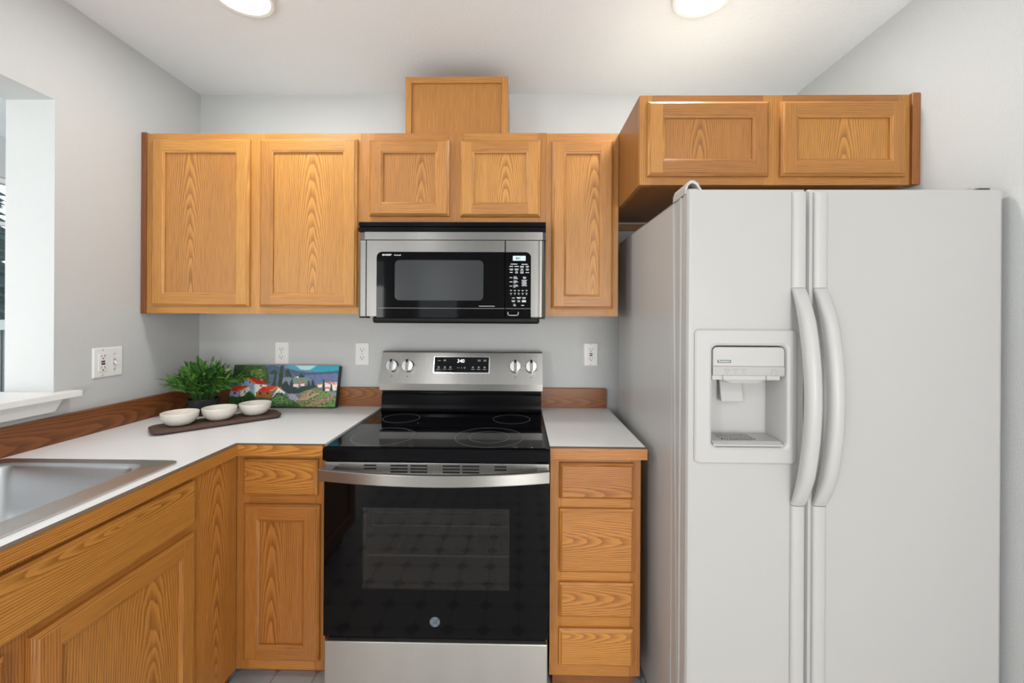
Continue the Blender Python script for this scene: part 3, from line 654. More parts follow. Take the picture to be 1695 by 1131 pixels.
# door
DF = 0.660; FRD = back_plane(DF)
m = MB(); m.bx(RX0, RX1, 0.617, DF, 0.8035, 0.860); dt = obj('door_top_trim', m, STEEL, t, bevel=0.003)
for x0, x1, n in ((-.520, -.479, 2), (-.431, -.373, 3), (-.364, -.307, 3), (-.256, -.198, 3), (-.190, -.133, 3), (-.082, -.042, 2)):
    for k in range(n): marks('vent_slot', [((x0+x1)/2, .850-k*.0105, x1-x0, .0052)], DARK_GAP, dt, FRD, .0006)
m = MB(); WX0, WX1, WZ0, WZ1 = -0.525, -0.031, 0.434, 0.708
for a in ((RX0, WX0, .275, .8033), (WX1, RX1, .275, .8033), (WX0, WX1, .275, WZ0), (WX0, WX1, WZ1, .8033)): m.bx(a[0], a[1], 0.617, DF, a[2], a[3])
dr = obj('oven_door', m, GLASS_BLACK, t)
m = MB(); m.bx(WX0, WX1, DF-.006, DF-.0004, WZ0, WZ1); obj('oven_window', m, OVEN_GLASS, dr)
m = MB()
for a in ((WX0, WX0+.004, WZ0, WZ1), (WX1-.004, WX1, WZ0, WZ1), (WX0, WX1, WZ0, WZ0+.004), (WX0, WX1, WZ1-.004, WZ1)): m.bx(a[0], a[1], .63, DF-.0065, a[2], a[3])
obj('window_gasket', m, simple('window_edge', (0.06, 0.065, 0.065), 0.4), dr)
# round emblem
m = MB(FRD); m.lathe([(.0168, 0), (.0168, .0008), (.0160, .0012), (.002, .0012)], (-.279, .328, 0), 40, cap1=True); lg = obj('emblem', m, simple('emblem_silver', (0.13, 0.16, 0.20), 0.4), dr)
m = MB(FRD)
def arc(cx, cy, r, a0, a1, w=.0011, h=.0016):
    P = [(cx+r*math.cos(math.radians(a0+(a1-a0)*k/10)), cy+r*math.sin(math.radians(a0+(a1-a0)*k/10)), h) for k in range(11)]; m.tube(P, w, 5)
for q in range(4):
    b = 90*q; arc(-.279+.0120*math.cos(math.radians(b+45)), .328+.0120*math.sin(math.radians(b+45)), .0030, b-60, b+150, .0008)
obj('emblem_scrolls', m, MARK_DARK, lg)
text('emblem_letters', 'GE', .0165, MARK_DARK, lg, FRD, -.279, .3225, .0014, 'CENTER', 0.72, .0003, .25)
# handle: bowed flat bar with two end brackets
m = MB(); loops = []
hx0, hx1 = RX0, RX1-.003
for k in range(33):
    q = k/32; x = hx0+(hx1-hx0)*q; tt = 2*q-1; dd = 0.694+0.030*(1-tt*tt); zc = 0.8305-0.006*(1-tt*tt)
    sec = [(-.007, -.0185), (.0065, -.0185), (.0085, -.0165), (.0085, .0165), (.0065, .0185), (-.007, .0185)]
    loops.append([Vector((x, -(dd+a), zc+b)) for a, b in sec])
m.loft(loops, True, True, True); hd = obj('oven_handle', m, STEEL, t, smooth=20)
for hx in (hx0+.002, hx1-.040): m = MB(); m.bx(hx, hx+.038, DF, 0.691, 0.826, 0.849); obj('handle_bracket', m, STEEL, hd, bevel=0.003)
m = MB(); m.bx(RX0+.01, RX1-.012, 0.616, 0.640, 0.255, 0.274); obj('drawer_gap_liner', m, BLACK, t)
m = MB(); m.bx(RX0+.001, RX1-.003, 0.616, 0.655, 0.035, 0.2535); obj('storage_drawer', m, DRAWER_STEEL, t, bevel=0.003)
for d in (.50, .05): m = MB(); m.bx(RX0+.03, RX1-.03, d, d+.1, 0.0, 0.02); obj('base_foot', m, BLACK_MATTE, t)

# ------------------------------------------------------------------ microwave
t = thing('microwave', 'stainless and black over-the-range microwave hung under the short wall cabinet', 'microwave', (-0.273, 0, 1.345))
MX0, MX1, MD = -0.6475, 0.1015, 0.395; FRM = back_plane(MD)
m = MB(); m.bx(MX0+.004, MX1-.004, 0.003, 0.355, 1.350, 1.737); obj('case', m, BLACK_MATTE, t)
m = MB(); m.prism([(-.355, 1.690), (-.396, 1.690), (-.397, 1.706), (-.384, 1.7075), (-.384, 1.7105), (-.392, 1.712), (-.393, 1.727), (-.388, 1.730), (-.355, 1.730)], 0, MX0, MX1); obj('vent_grille', m, BLACK, t)
def chamf(x0, x1, c0, c1): 
    P = [(x0, -.355)]
    P += [(x0, -MD+c0), (x0+c0*1.6, -MD)] if c0 else [(x0, -MD)]
    P += [(x1-c1*1.6, -MD), (x1, -MD+c1)] if c1 else [(x1, -MD)]
    return P+[(x1, -.355)]
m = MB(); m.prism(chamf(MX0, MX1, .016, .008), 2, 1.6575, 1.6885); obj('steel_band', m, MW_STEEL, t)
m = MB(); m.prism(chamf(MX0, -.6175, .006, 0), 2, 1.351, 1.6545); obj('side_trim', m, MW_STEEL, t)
# door
dx0, dx1 = -.6135, -.0615
m = MB(FRM); hz = 1.609; gx = -.5735; r = .022
P = [(dx0, 1.351), (gx, 1.351), (gx, hz-r)]+[(gx+r-r*math.cos(PI/2*k/6), hz-r+r*math.sin(PI/2*k/6)) for k in range(1, 7)]+[(dx1, hz), (dx1, 1.6545), (dx0, 1.6545)]
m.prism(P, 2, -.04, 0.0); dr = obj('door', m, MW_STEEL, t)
m = MB(FRM); m.plate(gx, dx1, 1.347, hz, r, -.04, .0008, 'b'); obj('door_glass', m, GLASS_BLACK, dr)
m = MB(FRM); m.plate(-.500, -.146, 1.4155, 1.576, .018, .0005, .0014); obj('door_window', m, MW_WINDOW, dr)
m = MB(FRM); m.box(gx+.006, dx1, 1.3838, 1.3850, .0005, .0012); obj('chrome_line', m, MARK_GREY, dr)
text('brand_lettering', 'SHARP', .0092, MARK_WHITE, dr, FRM, -.551, 1.5935, .001, 'LEFT', 1.35, .0004)
text('brand_lettering', 'Carousel', .0075, MARK_WHITE, dr, FRM, -.5035, 1.5935, .001, 'LEFT', 1.0, .0002)
marks('small_print', [(-.132, 1.3935, .062, .0028)], MARK_GREY, dr, FRM, .0012)
# control panel
cx0 = -.0575
m = MB(FRM)
P = [(cx0, hz), (.043-r, hz)]+[(.043-r+r*math.sin(PI/2*k/6), hz-r+r*math.cos(PI/2*k/6)) for k in range(1, 7)]+[(.043, 1.351), (.072, 1.351), (.072, 1.6545), (cx0, 1.6545)]
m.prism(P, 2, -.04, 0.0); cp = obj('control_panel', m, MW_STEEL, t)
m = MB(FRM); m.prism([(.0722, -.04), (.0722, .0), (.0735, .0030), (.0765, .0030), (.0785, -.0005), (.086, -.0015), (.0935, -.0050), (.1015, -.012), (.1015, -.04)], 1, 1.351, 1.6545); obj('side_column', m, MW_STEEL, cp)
m = MB(FRM); m.plate(cx0, .043, 1.347, hz, r, -.04, .0008, 'a'); obj('panel_glass', m, GLASS_BLACK, cp)
m = MB(FRM); m.box(cx0, .043, 1.3838, 1.3850, .0005, .0012); obj('chrome_line', m, MARK_GREY, cp)
m = MB(FRM); m.plate(-.029, .0215, 1.575, 1.594, .001, .0006, .0014); ds = obj('display', m, LCD, cp)
text('display_digits', '841', .014, MARK_DARK, ds, FRM, -.018, 1.5795, .0016, 'LEFT', .95, .0003)
it = []
px = lambda a, b: ((820+a/8.078-861.4)/416.4+.001, 1.3478-(400+b/8.078-526.0)/416.4)     # positions read off the printed panel
for a, b, w_, h_ in ((248, 300, 90, 9), (390, 302, 84, 9), (212, 330, 50, 9), (283, 330, 56, 9), (355, 328, 50, 7), (355, 341, 50, 7), (427, 327, 46, 7), (427, 340, 32, 7), (212, 365, 52, 7), (212, 379, 40, 7), (283, 365, 56, 7), (283, 379, 46, 7), (355, 366, 36, 7), (355, 381, 44, 7), (427, 366, 42, 7), (427, 381, 36, 7), (212, 411, 38, 9), (283, 402, 32, 7), (283, 418, 36, 7), (355, 404, 46, 7), (355, 419, 44, 7), (427, 413, 50, 8),
        (210, 481, 36, 8), (265, 468, 40, 6), (270, 482, 50, 6), (272, 496, 58, 6), (210, 538, 36, 8), (265, 524, 46, 6), (274, 538, 62, 6), (260, 552, 40, 6), (210, 594, 36, 8), (270, 580, 58, 6), (276, 594, 66, 6), (256, 610, 30, 6), (390, 474, 46, 8), (390, 490, 36, 8)):
    u, v = px(a, b); it.append((u, v, w_/8.078/416.4, h_/8.078/416.4))
for k in range(7): u, v = px(388-(k % 2)*4, 514+k*12.5); it.append((u, v, (72-(k % 3)*9)/8.078/416.4, 6/8.078/416.4))
for k in range(5):
    for b in (650, 692): u, v = px(210+k*52, b); it.append((u, v, 28/8.078/416.4, 6/8.078/416.4))
for a, b, w_, h_ in ((243, 752, 38, 9), (315, 745, 62, 7), (315, 758, 46, 7), (385, 745, 48, 7), (385, 760, 40, 7), (243, 788, 50, 7), (243, 802, 40, 7), (315, 788, 32, 7), (315, 802, 36, 7), (384, 795, 54, 26), (258, 838, 26, 7), (260, 856, 40, 7), (367, 851, 38, 9)):
    u, v = px(a, b); it.append((u, v, w_/8.078/416.4, h_/8.078/416.4))
marks('key_prints', it, MARK_WHITE, cp, FRM, .0012)
for k, s in enumerate('1234567890'):
    u, v = px(210+(k % 5)*52, 672 if k < 5 else 714); text('key_number', s, .0058, MARK_WHITE, cp, FRM, u, v, .0010, 'CENTER')
m = MB(FRM); P = [(-.0475, 1.371, .003)]+[(-.0405-.0070*math.cos(a), 1.3645-.0070*math.sin(a), .003) for a in (0, .5, 1.0, PI/2)]+[(-.0135+.0070*math.sin(a), 1.3645-.0070*math.cos(a), .003) for a in (0, .5, 1.0, PI/2)]+[(-.0065, 1.371, .003)]
m.tube(P, .0024, 6); obj('door_release', m, MARK_GREY, cp, smooth=60)
m = MB(); A = []
m.prism([(-.10, 1.350), (-.10, 1.336), (-.12, 1.324), (-.375, 1.324), (-.384, 1.330), (-.384, 1.350)], 0, -.594, .078); obj('underside', m, BLACK_MATTE, t, bevel=0.008)
m = MB(); m.bx(MX0+.004, -.612, .36, .392, 1.344, 1.3505); m.bx(.045, MX1-.002, .36, .392, 1.344, 1.3505); obj('bottom_strip', m, BLACK_MATTE, t)

# ------------------------------------------------------------------ fridge
t = thing('refrigerator', 'white side-by-side refrigerator with ice dispenser standing against the right wall', 'refrigerator', (0.89, -0.45, 0))
GX0, GX1, GT = 0.4627, 1.326, 1.7095
m = MB(); m.bx(GX0, GX1, 0.10, 0.775, 0.03, 1.700)
m.bx(GX0, GX0+.03, .775, .838, .03, 1.700); m.bx(GX1-.03, GX1, .775, .838, .03, 1.70); m.bx(GX0+.03, GX1-.03, .775, .838, 1.66, 1.70); m.bx(GX0+.03, GX1-.03, .775, .838, .03, .10)
obj('body', m, ENAMEL, t, bevel=0.004)
m = MB(); m.bx(GX0+.006, GX1-.006, .8385, .8440, .10, 1.695); 
g = MB()
for a in ((GX0+.004, GX0+.026, .10, 1.695), (.770, .815, .10, 1.695), (GX1-.026, GX1-.004, .10, 1.695)): g.bx(a[0], a[1], .838, .8455, a[2], a[3])
g.bx(GX0+.026, .770, .838, .8455, 1.675, 1.695); g.bx(.815, GX1-.026, .838, .8455, 1.675, 1.695); obj('gasket', g, GASKET, t)
DB, DFR = .845, .885
HX0, HX1, HZ0, HZ1 = 0.531, 0.7345, 0.994, 1.274      # dispenser recess
def door_mesh(x0, x1, hole):
    m = MB(back_plane(0)); z0 = .10; n = 8; rL = .012
    if not hole:
        m.loft([m.rrect(x0, x1, z0, GT, .004, DB, 3), m.rrect(x0, x1, z0, GT, .004, DFR-.012, 3), m.rrect(x0+.0035, x1-.0035, z0+.002, GT-.002, .004, DFR-.0035, 3), m.rrect(x0+.011, x1-.011, z0+.004, GT-.004, .004, DFR, 3)], True, True, True); return m
    L0, L1, L2, L3 = [[(x0+i, z0+j, d), (x1-i, z0+j, d), (x1-i, GT-j, d), (x0+i, GT-j, d)] for i, j, d in ((0, 0, DB), (0, 0, DFR-.012), (.0035, .002, DFR-.0035), (.011, .004, DFR))]
    m.loft([L0, L1, L2, L3])
    H = [(HX0, HZ0, DFR), (HX1, HZ0, DFR), (HX1, HZ1, DFR), (HX0, HZ1, DFR)]; HB = [(a, b, DB) for a, b, _ in H]
    m.loft([L3, H, HB, L0]); return m
fd = obj('freezer_door', door_mesh(GX0+.004, .7895, True), ENAMEL, t, smooth=15)
rd = obj('fridge_door', door_mesh(.7975, GX1+.002, False), ENAMEL, t, smooth=15)
# dispenser
FRG = back_plane(DFR)
m = MB(FRG)
A = lambda i, w: m.rrect(.484+i, .7635-i, .949+i, 1.319-i, .012, w, 6); B = lambda i, w: m.rrect(HX0+i, HX1-i, HZ0+i, HZ1-i, .016, w, 6)
m.loft([A(0, 0.0002), A(0, .005), A(.004, .009), A(.0048, .009), B(-.0088, .009), B(-.008, .009), B(-.002, .006), B(.0005, 0.0), B(.004, -.085)])
ds = obj('dispenser', m, WHITE_PLASTIC, fd, smooth=22)
m = MB(FRG); m.face(B(.004, -.085), (0, 0, 1)); m.loft([[(HX0+.004, HZ0+.004, -.085), (HX1-.004, HZ0+.004, -.085), (HX1-.004, HZ0+.012, -.02), (HX0+.004, HZ0+.012, -.02)]], cap1=False) if False else None
obj('recess_back', m, WHITE_PLASTIC, ds, recalc=False)
m = MB(FRG); m.prism([(HZ0+.002, -.083), (HZ0+.002, .002), (HZ0+.006, .002), (HZ0+.013, -.01), (HZ0+.016, -.083)], 0, HX0+.006, HX1-.006); obj('drip_shelf', m, WHITE_PLASTIC, ds)
m = MB(); z = HZ0+.0152
for k in range(14): m.bx(.573+k*.0068, .577+k*.0068, .815, .862, z-.004, z+.0015)
for d in (.815, .83, .845, .86): m.bx(.573, .6654, d, d+.002, z-.004, z+.0012)
obj('drip_grille', m, GASKET, ds)
m = MB(FRG); m.plate(HX0+.0035, HX1-.0035, 1.2165, HZ1-.0035, .012, -.045, .004, 'ab', soft=.002); hood = obj('control_hood', m, WHITE_PLASTIC, ds, smooth=40)
m = MB(FRG); m.box(HX0+.0035, HX1-.0035, 1.1925, 1.2163, -.045, .0035); st = obj('control_strip', m, GREY_PLASTIC, ds)
m = MB(FRG); m.prism([(HX0+.003, 1.192), (HX1-.003, 1.192), (HX1-.003, 1.189), (HX1-.014, 1.189), (HX1-.014, 1.179), (HX0+.003, 1.179)], 2, -.05, .000); obj('lever_ledge', m, WHITE_PLASTIC, ds, bevel=0.001)
for u in (.5655, .6845):
    m = MB(FRG); m.box(u-.003, u+.003, 1.1795, 1.1925, 0.0, .006); obj('slide_lever', m, WHITE_PLASTIC, ds, bevel=0.001)
m = MB(FRG); m.prism([(.566, 1.179), (.598, 1.166), (.674, 1.166), (.688, 1.179)], 2, -.070, -.02); obj('chute', m, WHITE_PLASTIC, ds, bevel=0.002)
m = MB(FRG); m.prism([(1.176, -.080), (1.176, -.072), (1.108, -.058), (1.106, -.062), (1.108, -.066)], 0, .588, .652); obj('dispenser_paddle', m, WHITE_PLASTIC, ds, bevel=0.002)
m = MB(FRG); m.box(.5465, .5835, 1.2265, 1.2345, .0035, .0046); bd = obj('brand_badge', m, simple('badge_grey', (0.12, 0.15, 0.145), 0.4), ds)
text('badge_lettering', 'Kenmore', .0080, MARK_WHITE, bd, FRG, .565, 1.2285, .0047, 'CENTER', 1.0, .0001)
it = []
for u, w1, w2 in ((.5735, .017, .014), (.5965, .020, .006), (.6190, .015, .006)):
    it += [(u, 1.2085, w1, .0016), (u, 1.2035, w2, .0016), (u-.0018, 1.198, .0024, .0015), (u+.0018, 1.198, .0024, .0015), (u, 1.1965, .0026, .0015)]
it.append((.7015, 1.2080, .012, .0016))
for u in (.6955, .7085): it += [(u, 1.2025, .007, .0016), (u-.0018, 1.1975, .0024, .0015), (u+.0018, 1.1975, .0024, .0015), (u, 1.196, .0026, .0015)]
marks('key_prints', it, simple('print_grey', (0.30, 0.29, 0.28), 0.6), st, FRG, .0038)
# handles: flush strip above and below, bowed grip in the middle
def fridge_handle(parent, x0, x1):
    xc, hw = (x0+x1)/2, (x1-x0)/2
    def sec(z, o, th):
        return [Vector((xc+a*hw, -(DFR+o+b*th), z)) for a, b in ((-1, 0), (-1, .45), (-.82, .80), (-.45, .97), (0, 1.0), (.45, .97), (.82, .80), (1, .45), (1, 0))]
    m = MB(); m.loft([sec(z, -.001, .012) for z in (1.4345, 1.69, 1.697)]+[sec(1.699, -.001, .006)], True, True, True); hs = obj('handle', m, WHITE_PLASTIC, parent, smooth=50)
    m = MB(); m.loft([sec(z, -.001, .012) for z in (.835, .5, .12)], True, True, True); obj('lower_strip', m, WHITE_PLASTIC, hs, smooth=50)
    m = MB(); L = []
    for k in range(41):
        q = k/40; z = 1.4335+(.8365-1.4335)*q; s_ = math.sin(PI*q)
        o = 0.056*(s_**0.75); L.append(sec(z, o-.001, .012+.014*min(1, s_*2.2)))
    m.loft(L, True, True, True); obj('grip', m, WHITE_PLASTIC, hs, smooth=50)
fridge_handle(fd, .749, .7865); fridge_handle(rd, .8075, .845)
# hinge covers
m = MB(); OUT = [(.4635, 1.700), (.4640, 1.716), (.469, 1.730), (.478, 1.738), (.489, 1.738), (.499, 1.731), (.507, 1.717), (.512, 1.7096)]
INN = [(.506, 1.7096), (.501, 1.716), (.494, 1.7255), (.486, 1.730), (.479, 1.7295), (.473, 1.7235), (.4695, 1.713), (.4695, 1.7005)]
for (a, b) in zip(range(7), range(7)):
    o0, o1, i0, i1 = OUT[a], OUT[a+1], INN[7-a], INN[6-a]
    for d0, d1 in ((.79, .868),): m.prism([o0, o1, i1, i0], 1, -d1, -d0)
m.prism(OUT, 1, -.79, -.775)
obj('hinge_cover', m, WHITE_PLASTIC, t, smooth=40, label='white arched hinge cover on the left door')
m = MB(); m.bx(.474, .505, .80, .862, 1.7005, 1.716); obj('hinge_bracket', m, GASKET, t)
m = MB(); m.bx(1.284, 1.312, .80, .845, 1.7005, 1.728); m.prism([(1.25, 1.7100), (1.284, 1.7185), (1.312, 1.7185), (1.312, 1.7100)], 1, -.865, -.845, mi=1); obj('hinge_cover', m, [WHITE_PLASTIC, MARK_DARK], t, bevel=0.003)
m = MB(); m.bx(GX0+.02, GX1-.02, 0.12, .80, 0.0, 0.03); m.bx(GX0+.01, GX1-.01, .80, .84, .015, .095); obj('base_grille', m, GREY_PLASTIC, t)

# ------------------------------------------------------------------ outlets and switch
def duplex(parent, fr, u, v):
    for s in (-1, 1):
        m = MB(fr); m.plate(u-.0165, u+.0165, v+s*.0195-.0135, v+s*.0195+.0135, .0125, .004, .0075, soft=.0006); f = obj('receptacle', m, PLATE, parent, smooth=40)
        m = MB(fr); c = v+s*.0195
        m.box(u-.0078, u-.0054, c-.0015, c+.0075, .007, .0078); m.box(u+.0054, u+.0074, c-.0005, c+.0065, .007, .0078); m.lathe([(.0026, .007), (.0026, .0078)], (u, c-.0062, 0), 12, cap1=True); obj('slots', m, SLOT, f)
def gfci(parent, fr, u, v):
    m = MB(fr); m.plate(u-.0165, u+.0165, v-.0335, v+.0335, .002, .004, .0078, soft=.0006); f = obj('receptacle', m, PLATE, parent)
    m = MB(fr)
    for s in (-1, 1):
        c = v+s*.022; m.box(u-.0078, u-.0054, c-.001, c+.008, .0070, .0081); m.box(u+.0054, u+.0074, c, c+.007, .0070, .0081); m.lathe([(.0027, .007), (.0027, .0081)], (u, c-.006, 0), 12, cap1=True)
    obj('slots', m, SLOT, f)
    m = MB(fr); m.box(u-.007, u+.007, v+.0015, v+.0075, .007, .0088); obj('reset_button', m, RED_BTN, f)
    m = MB(fr); m.box(u-.007, u+.007, v-.0075, v-.0015, .007, .0088); obj('test_button', m, SLOT, f)
def wall_plate(parent, fr, u, v, w, h, screws):
    m = MB(fr); m.loft([m.rrect(u-w/2, u+w/2, v-h/2, v+h/2, .003, .0004, 4), m.rrect(u-w/2, u+w/2, v-h/2, v+h/2, .003, .002, 4), m.rrect(u-w/2+.004, u+w/2-.004, v-h/2+.004, v+h/2-.004, .003, .0055, 4)], True, True, True); obj('plate', m, PLATE, parent)
    m = MB(fr)
    for a, b in screws: m.lathe([(.003, .005), (.0028, .0064)], (a, b, 0), 12, cap1=True)
    obj('screws', m, simple('screw_grey', (0.45, 0.45, 0.44), 0.4, 0.3) if 'screw_grey' not in bpy.data.materials else bpy.data.materials['screw_grey'], parent)
FB0 = back_plane(0)
a = thing('wall_outlet', 'white duplex outlet on the back wall, just above the landscape painting', 'outlet', (-1.181, 0, 1.166), 'white duplex outlets on the back wall')
wall_plate(a, FB0, -1.181, 1.166, .0705, .114, [(-1.181, 1.166)]); duplex(a, FB0, -1.181, 1.166)
dup(a, (-0.779, 0, 1.165), 'white duplex outlet on the back wall, immediately left of the range console')
a = thing('wall_outlet', 'white outlet with red and black buttons on the back wall above the small countertop', 'outlet', (.349, 0, 1.170))
wall_plate(a, FB0, .349, 1.170, .0705, .114, [(.349, 1.218), (.349, 1.122)]); gfci(a, FB0, .349, 1.170)
FL0 = left_plane(XL); uc, vc = .462, 1.168
a = thing('switch_and_outlet_plate', 'wide white double plate with outlet and toggle switch on the left wall', 'outlet', (XL, -uc, vc))
# on the left wall the viewer's right is towards the back wall
wall_plate(a, FL0, uc, vc, .117, .114, [(uc+.023, vc+.048), (uc+.023, vc-.048), (uc-.023, vc+.030), (uc-.023, vc-.030)]); gfci(a, FL0, uc+.023, vc)
m = MB(FL0); m.box(uc-.023-.005, uc-.023+.005, vc-.012, vc+.012, .005, .0066); tg = obj('switch_slot', m, GREY_PLASTIC, a)
m = MB(FL0); m.prism([(vc-.004, .006), (vc-.013, .0165), (vc-.008, .019), (vc+.005, .006)], 0, uc-.0268, uc-.0192); obj('toggle', m, PLATE, tg, bevel=0.001)

# ------------------------------------------------------------------ things on the counter
# painting leaning on the wall
T = Vector((0, .048, .199)).normalized(); nrm = Vector((0, -T.z, T.y)); PW, PH, PT = .516, .198, .032
t = thing('canvas_painting', 'small canvas painting of houses in a green landscape leaning on the backsplash', 'painting', (-1.137, -.085, ZK))
FRP = Frame((-1.391, -.0875, ZK+.0085), (1, 0, 0), T, nrm)
m = MB(FRP); m.plate(0, PW, 0, PH, .003, -PT, -.0003, soft=.001); obj('canvas', m, CANVAS_EDGE, t, smooth=40)
def C(r, g, b): return tuple((x/255.0)**2.2 for x in (r, g, b))
LAY = [
 (C(98, 128, 150), [(590, 100), (1600, 100), (1600, 330), (590, 330)], 0),
 (C(120, 180, 195), [(850, 100), (1330, 100), (1170, 190), (1010, 165)], 0), (C(165, 210, 215), [(1000, 110), (1290, 110), (1150, 185), (1050, 160)], 0),
 (C(45, 150, 172), [(1160, 195), (1330, 110), (1600, 110), (1600, 190), (1330, 205)], 0), (C(70, 150, 170), [(850, 110), (1000, 125), (1070, 180), (960, 165)], 0),
 (C(64, 88, 112), [(590, 120), (720, 110), (850, 150), (1000, 190), (1180, 215), (1400, 205), (1600, 185), (1600, 330), (590, 330)], 12),
 (C(96, 110, 148), [(1100, 255), (1600, 225), (1600, 370), (1150, 360)], 10), (C(82, 98, 118), [(620, 230), (1000, 230), (960, 420), (640, 420)], 12),
 (C(112, 132, 122), [(950, 290), (1170, 280), (1165, 370), (940, 375)], 8), (C(125, 128, 140), [(820, 290), (930, 290), (910, 400), (800, 370)], 8),
 (C(58, 84, 42), [(60, 90), (600, 100), (640, 250), (640, 380), (560, 360), (340, 300), (240, 380), (60, 420)], 30),
 (C(40, 62, 34), [(60, 90), (330, 100), (250, 260), (150, 330), (60, 330)], 30), (C(92, 120, 58), [(380, 190), (540, 160), (600, 260), (520, 300), (400, 260)], 40),
 (C(42, 60, 40), [(740, 415), (765, 290), (800, 120), (845, 115), (815, 310), (790, 420)], 10), (C(50, 64, 46), [(665, 405), (715, 230), (745, 230), (720, 405)], 8), (C(44, 66, 46), [(640, 235), (720, 160), (760, 235)], 14), (C(44, 62, 44), [(850, 270), (860, 190), (900, 170), (940, 275)], 14), (C(38, 56, 38), [(1030, 285), (1060, 230), (1110, 285)], 10),
 (C(32, 54, 50), [(790, 470), (800, 390), (860, 330), (895, 400), (935, 295), (955, 420), (1000, 440), (1080, 410), (1130, 400), (1150, 315), (1175, 410), (1205, 300), (1230, 400), (1280, 420), (1160, 450), (1000, 510), (880, 510)], 16),
 (C(215, 205, 200), [(945, 370), (1020, 365), (1020, 420), (945, 415)], 6), (C(220, 212, 205), [(1040, 372), (1095, 368), (1095, 410), (1045, 405)], 6), (C(205, 90, 55), [(945, 365), (1095, 362), (1090, 378), (945, 382)], 6), (C(235, 215, 200), [(980, 285), (1020, 265), (1025, 290)], 4),
 (C(232, 224, 214), [(1260, 380), (1325, 375), (1325, 430), (1262, 425)], 6), (C(226, 120, 60), [(1258, 375), (1325, 370), (1325, 385), (1258, 392)], 6), (C(228, 215, 218), [(1355, 365), (1440, 350), (1410, 475), (1358, 470)], 8), (C(222, 125, 62), [(1380, 360), (1440, 345), (1470, 352), (1420, 385)], 8), (C(235, 222, 212), [(1450, 360), (1530, 355), (1505, 465), (1455, 465)], 8), (C(215, 110, 60), [(1355, 425), (1420, 420), (1415, 445), (1358, 445)], 6), (C(218, 130, 80), [(1460, 360), (1530, 370), (1525, 385), (1462, 385)], 6), (C(36, 56, 40), [(1320, 480), (1340, 320), (1362, 310), (1358, 480)], 8), (C(40, 58, 42), [(1425, 480), (1440, 380), (1455, 390), (1450, 480)], 8),
 (C(110, 122, 72), [(930, 600), (1080, 480), (1250, 435), (1330, 480), (1600, 470), (1600, 720), (930, 720)], 34), (C(160, 128, 108), [(980, 600), (1090, 510), (1180, 455), (1200, 470), (1130, 530), (1000, 620)], 16), (C(150, 116, 96), [(1080, 680), (1220, 610), (1440, 550), (1460, 575), (1250, 650), (1120, 695)], 20), (C(172, 140, 125), [(1010, 590), (1250, 500), (1280, 515), (1060, 610)], 14), (C(104, 132, 62), [(1250, 530), (1400, 500), (1470, 540), (1300, 580)], 20), (C(126, 134, 128), [(1400, 490), (1500, 490), (1490, 540), (1430, 560)], 16), (C(86, 120, 60), [(1300, 690), (1400, 610), (1500, 590), (1480, 700)], 30),
 (C(152, 146, 166), [(870, 515), (960, 525), (1000, 590), (960, 620), (880, 580)], 14),
 (C(138, 164, 196), [(225, 400), (350, 300), (445, 375), (430, 545), (360, 545), (365, 405)], 8), (C(228, 224, 210), [(440, 378), (605, 390), (590, 425), (500, 450), (455, 545), (428, 545)], 6),
 (C(222, 112, 38), [(310, 315), (365, 288), (480, 368), (440, 378), (350, 305)], 8), (C(178, 46, 36), [(372, 292), (560, 318), (608, 388), (475, 372)], 10), (C(60, 50, 110), [(282, 345), (305, 340), (302, 365), (282, 370)], 0), (C(60, 50, 110), [(368, 340), (385, 338), (384, 368), (370, 370)], 0), (C(90, 90, 140), [(508, 392), (540, 388), (535, 415), (510, 418)], 0), (C(225, 190, 160), [(525, 315), (545, 305), (550, 325)], 0),
 (C(160, 160, 198), [(120, 478), (240, 478), (235, 570), (100, 560)], 8), (C(214, 216, 198), [(242, 482), (370, 408), (372, 480), (250, 570)], 6), (C(200, 62, 36), [(110, 468), (185, 408), (372, 402), (242, 482)], 12), (C(226, 118, 44), [(200, 470), (372, 402), (300, 440), (242, 482)], 8), (C(60, 50, 110), [(168, 488), (190, 486), (188, 522), (166, 524)], 0), (C(80, 80, 130), [(298, 470), (314, 462), (312, 505), (298, 510)], 0),
 (C(150, 94, 36), [(455, 488), (655, 482), (655, 575), (440, 578)], 10), (C(226, 224, 212), [(655, 560), (750, 425), (835, 490), (815, 530), (700, 565)], 6), (C(196, 52, 32), [(468, 482), (545, 415), (742, 408), (660, 480)], 12), (C(228, 120, 40), [(620, 470), (742, 408), (835, 492), (815, 490), (750, 428), (660, 482)], 8), (C(50, 30, 20), [(492, 495), (518, 492), (515, 522), (494, 522)], 0), (C(50, 30, 20), [(588, 492), (612, 490), (610, 520), (590, 520)], 0), (C(130, 130, 160), [(742, 478), (762, 472), (760, 500), (744, 502)], 0),
 (C(54, 86, 42), [(50, 720), (60, 560), (130, 545), (190, 560), (290, 540), (360, 470), (420, 520), (440, 570), (540, 560), (640, 580), (720, 500), (800, 500), (860, 560), (900, 600), (1000, 650), (1010, 720)], 34),
 (C(80, 122, 60), [(640, 600), (720, 530), (830, 560), (930, 640), (820, 650), (700, 640)], 40), (C(36, 64, 36), [(290, 600), (350, 520), (430, 560), (400, 640), (300, 640)], 26)]
def inside(poly, x, y):
    c = False; j = len(poly)-1
    for i in range(len(poly)):
        xi, yi = poly[i]; xj, yj = poly[j]
        if (yi > y) != (yj > y) and x < (xj-xi)*(y-yi)/(yj-yi)+xi: c = not c
        j = i
    return c
BOX = [(min(p[0] for p in L[1]), max(p[0] for p in L[1]), min(p[1] for p in L[1]), max(p[1] for p in L[1])) for L in LAY]
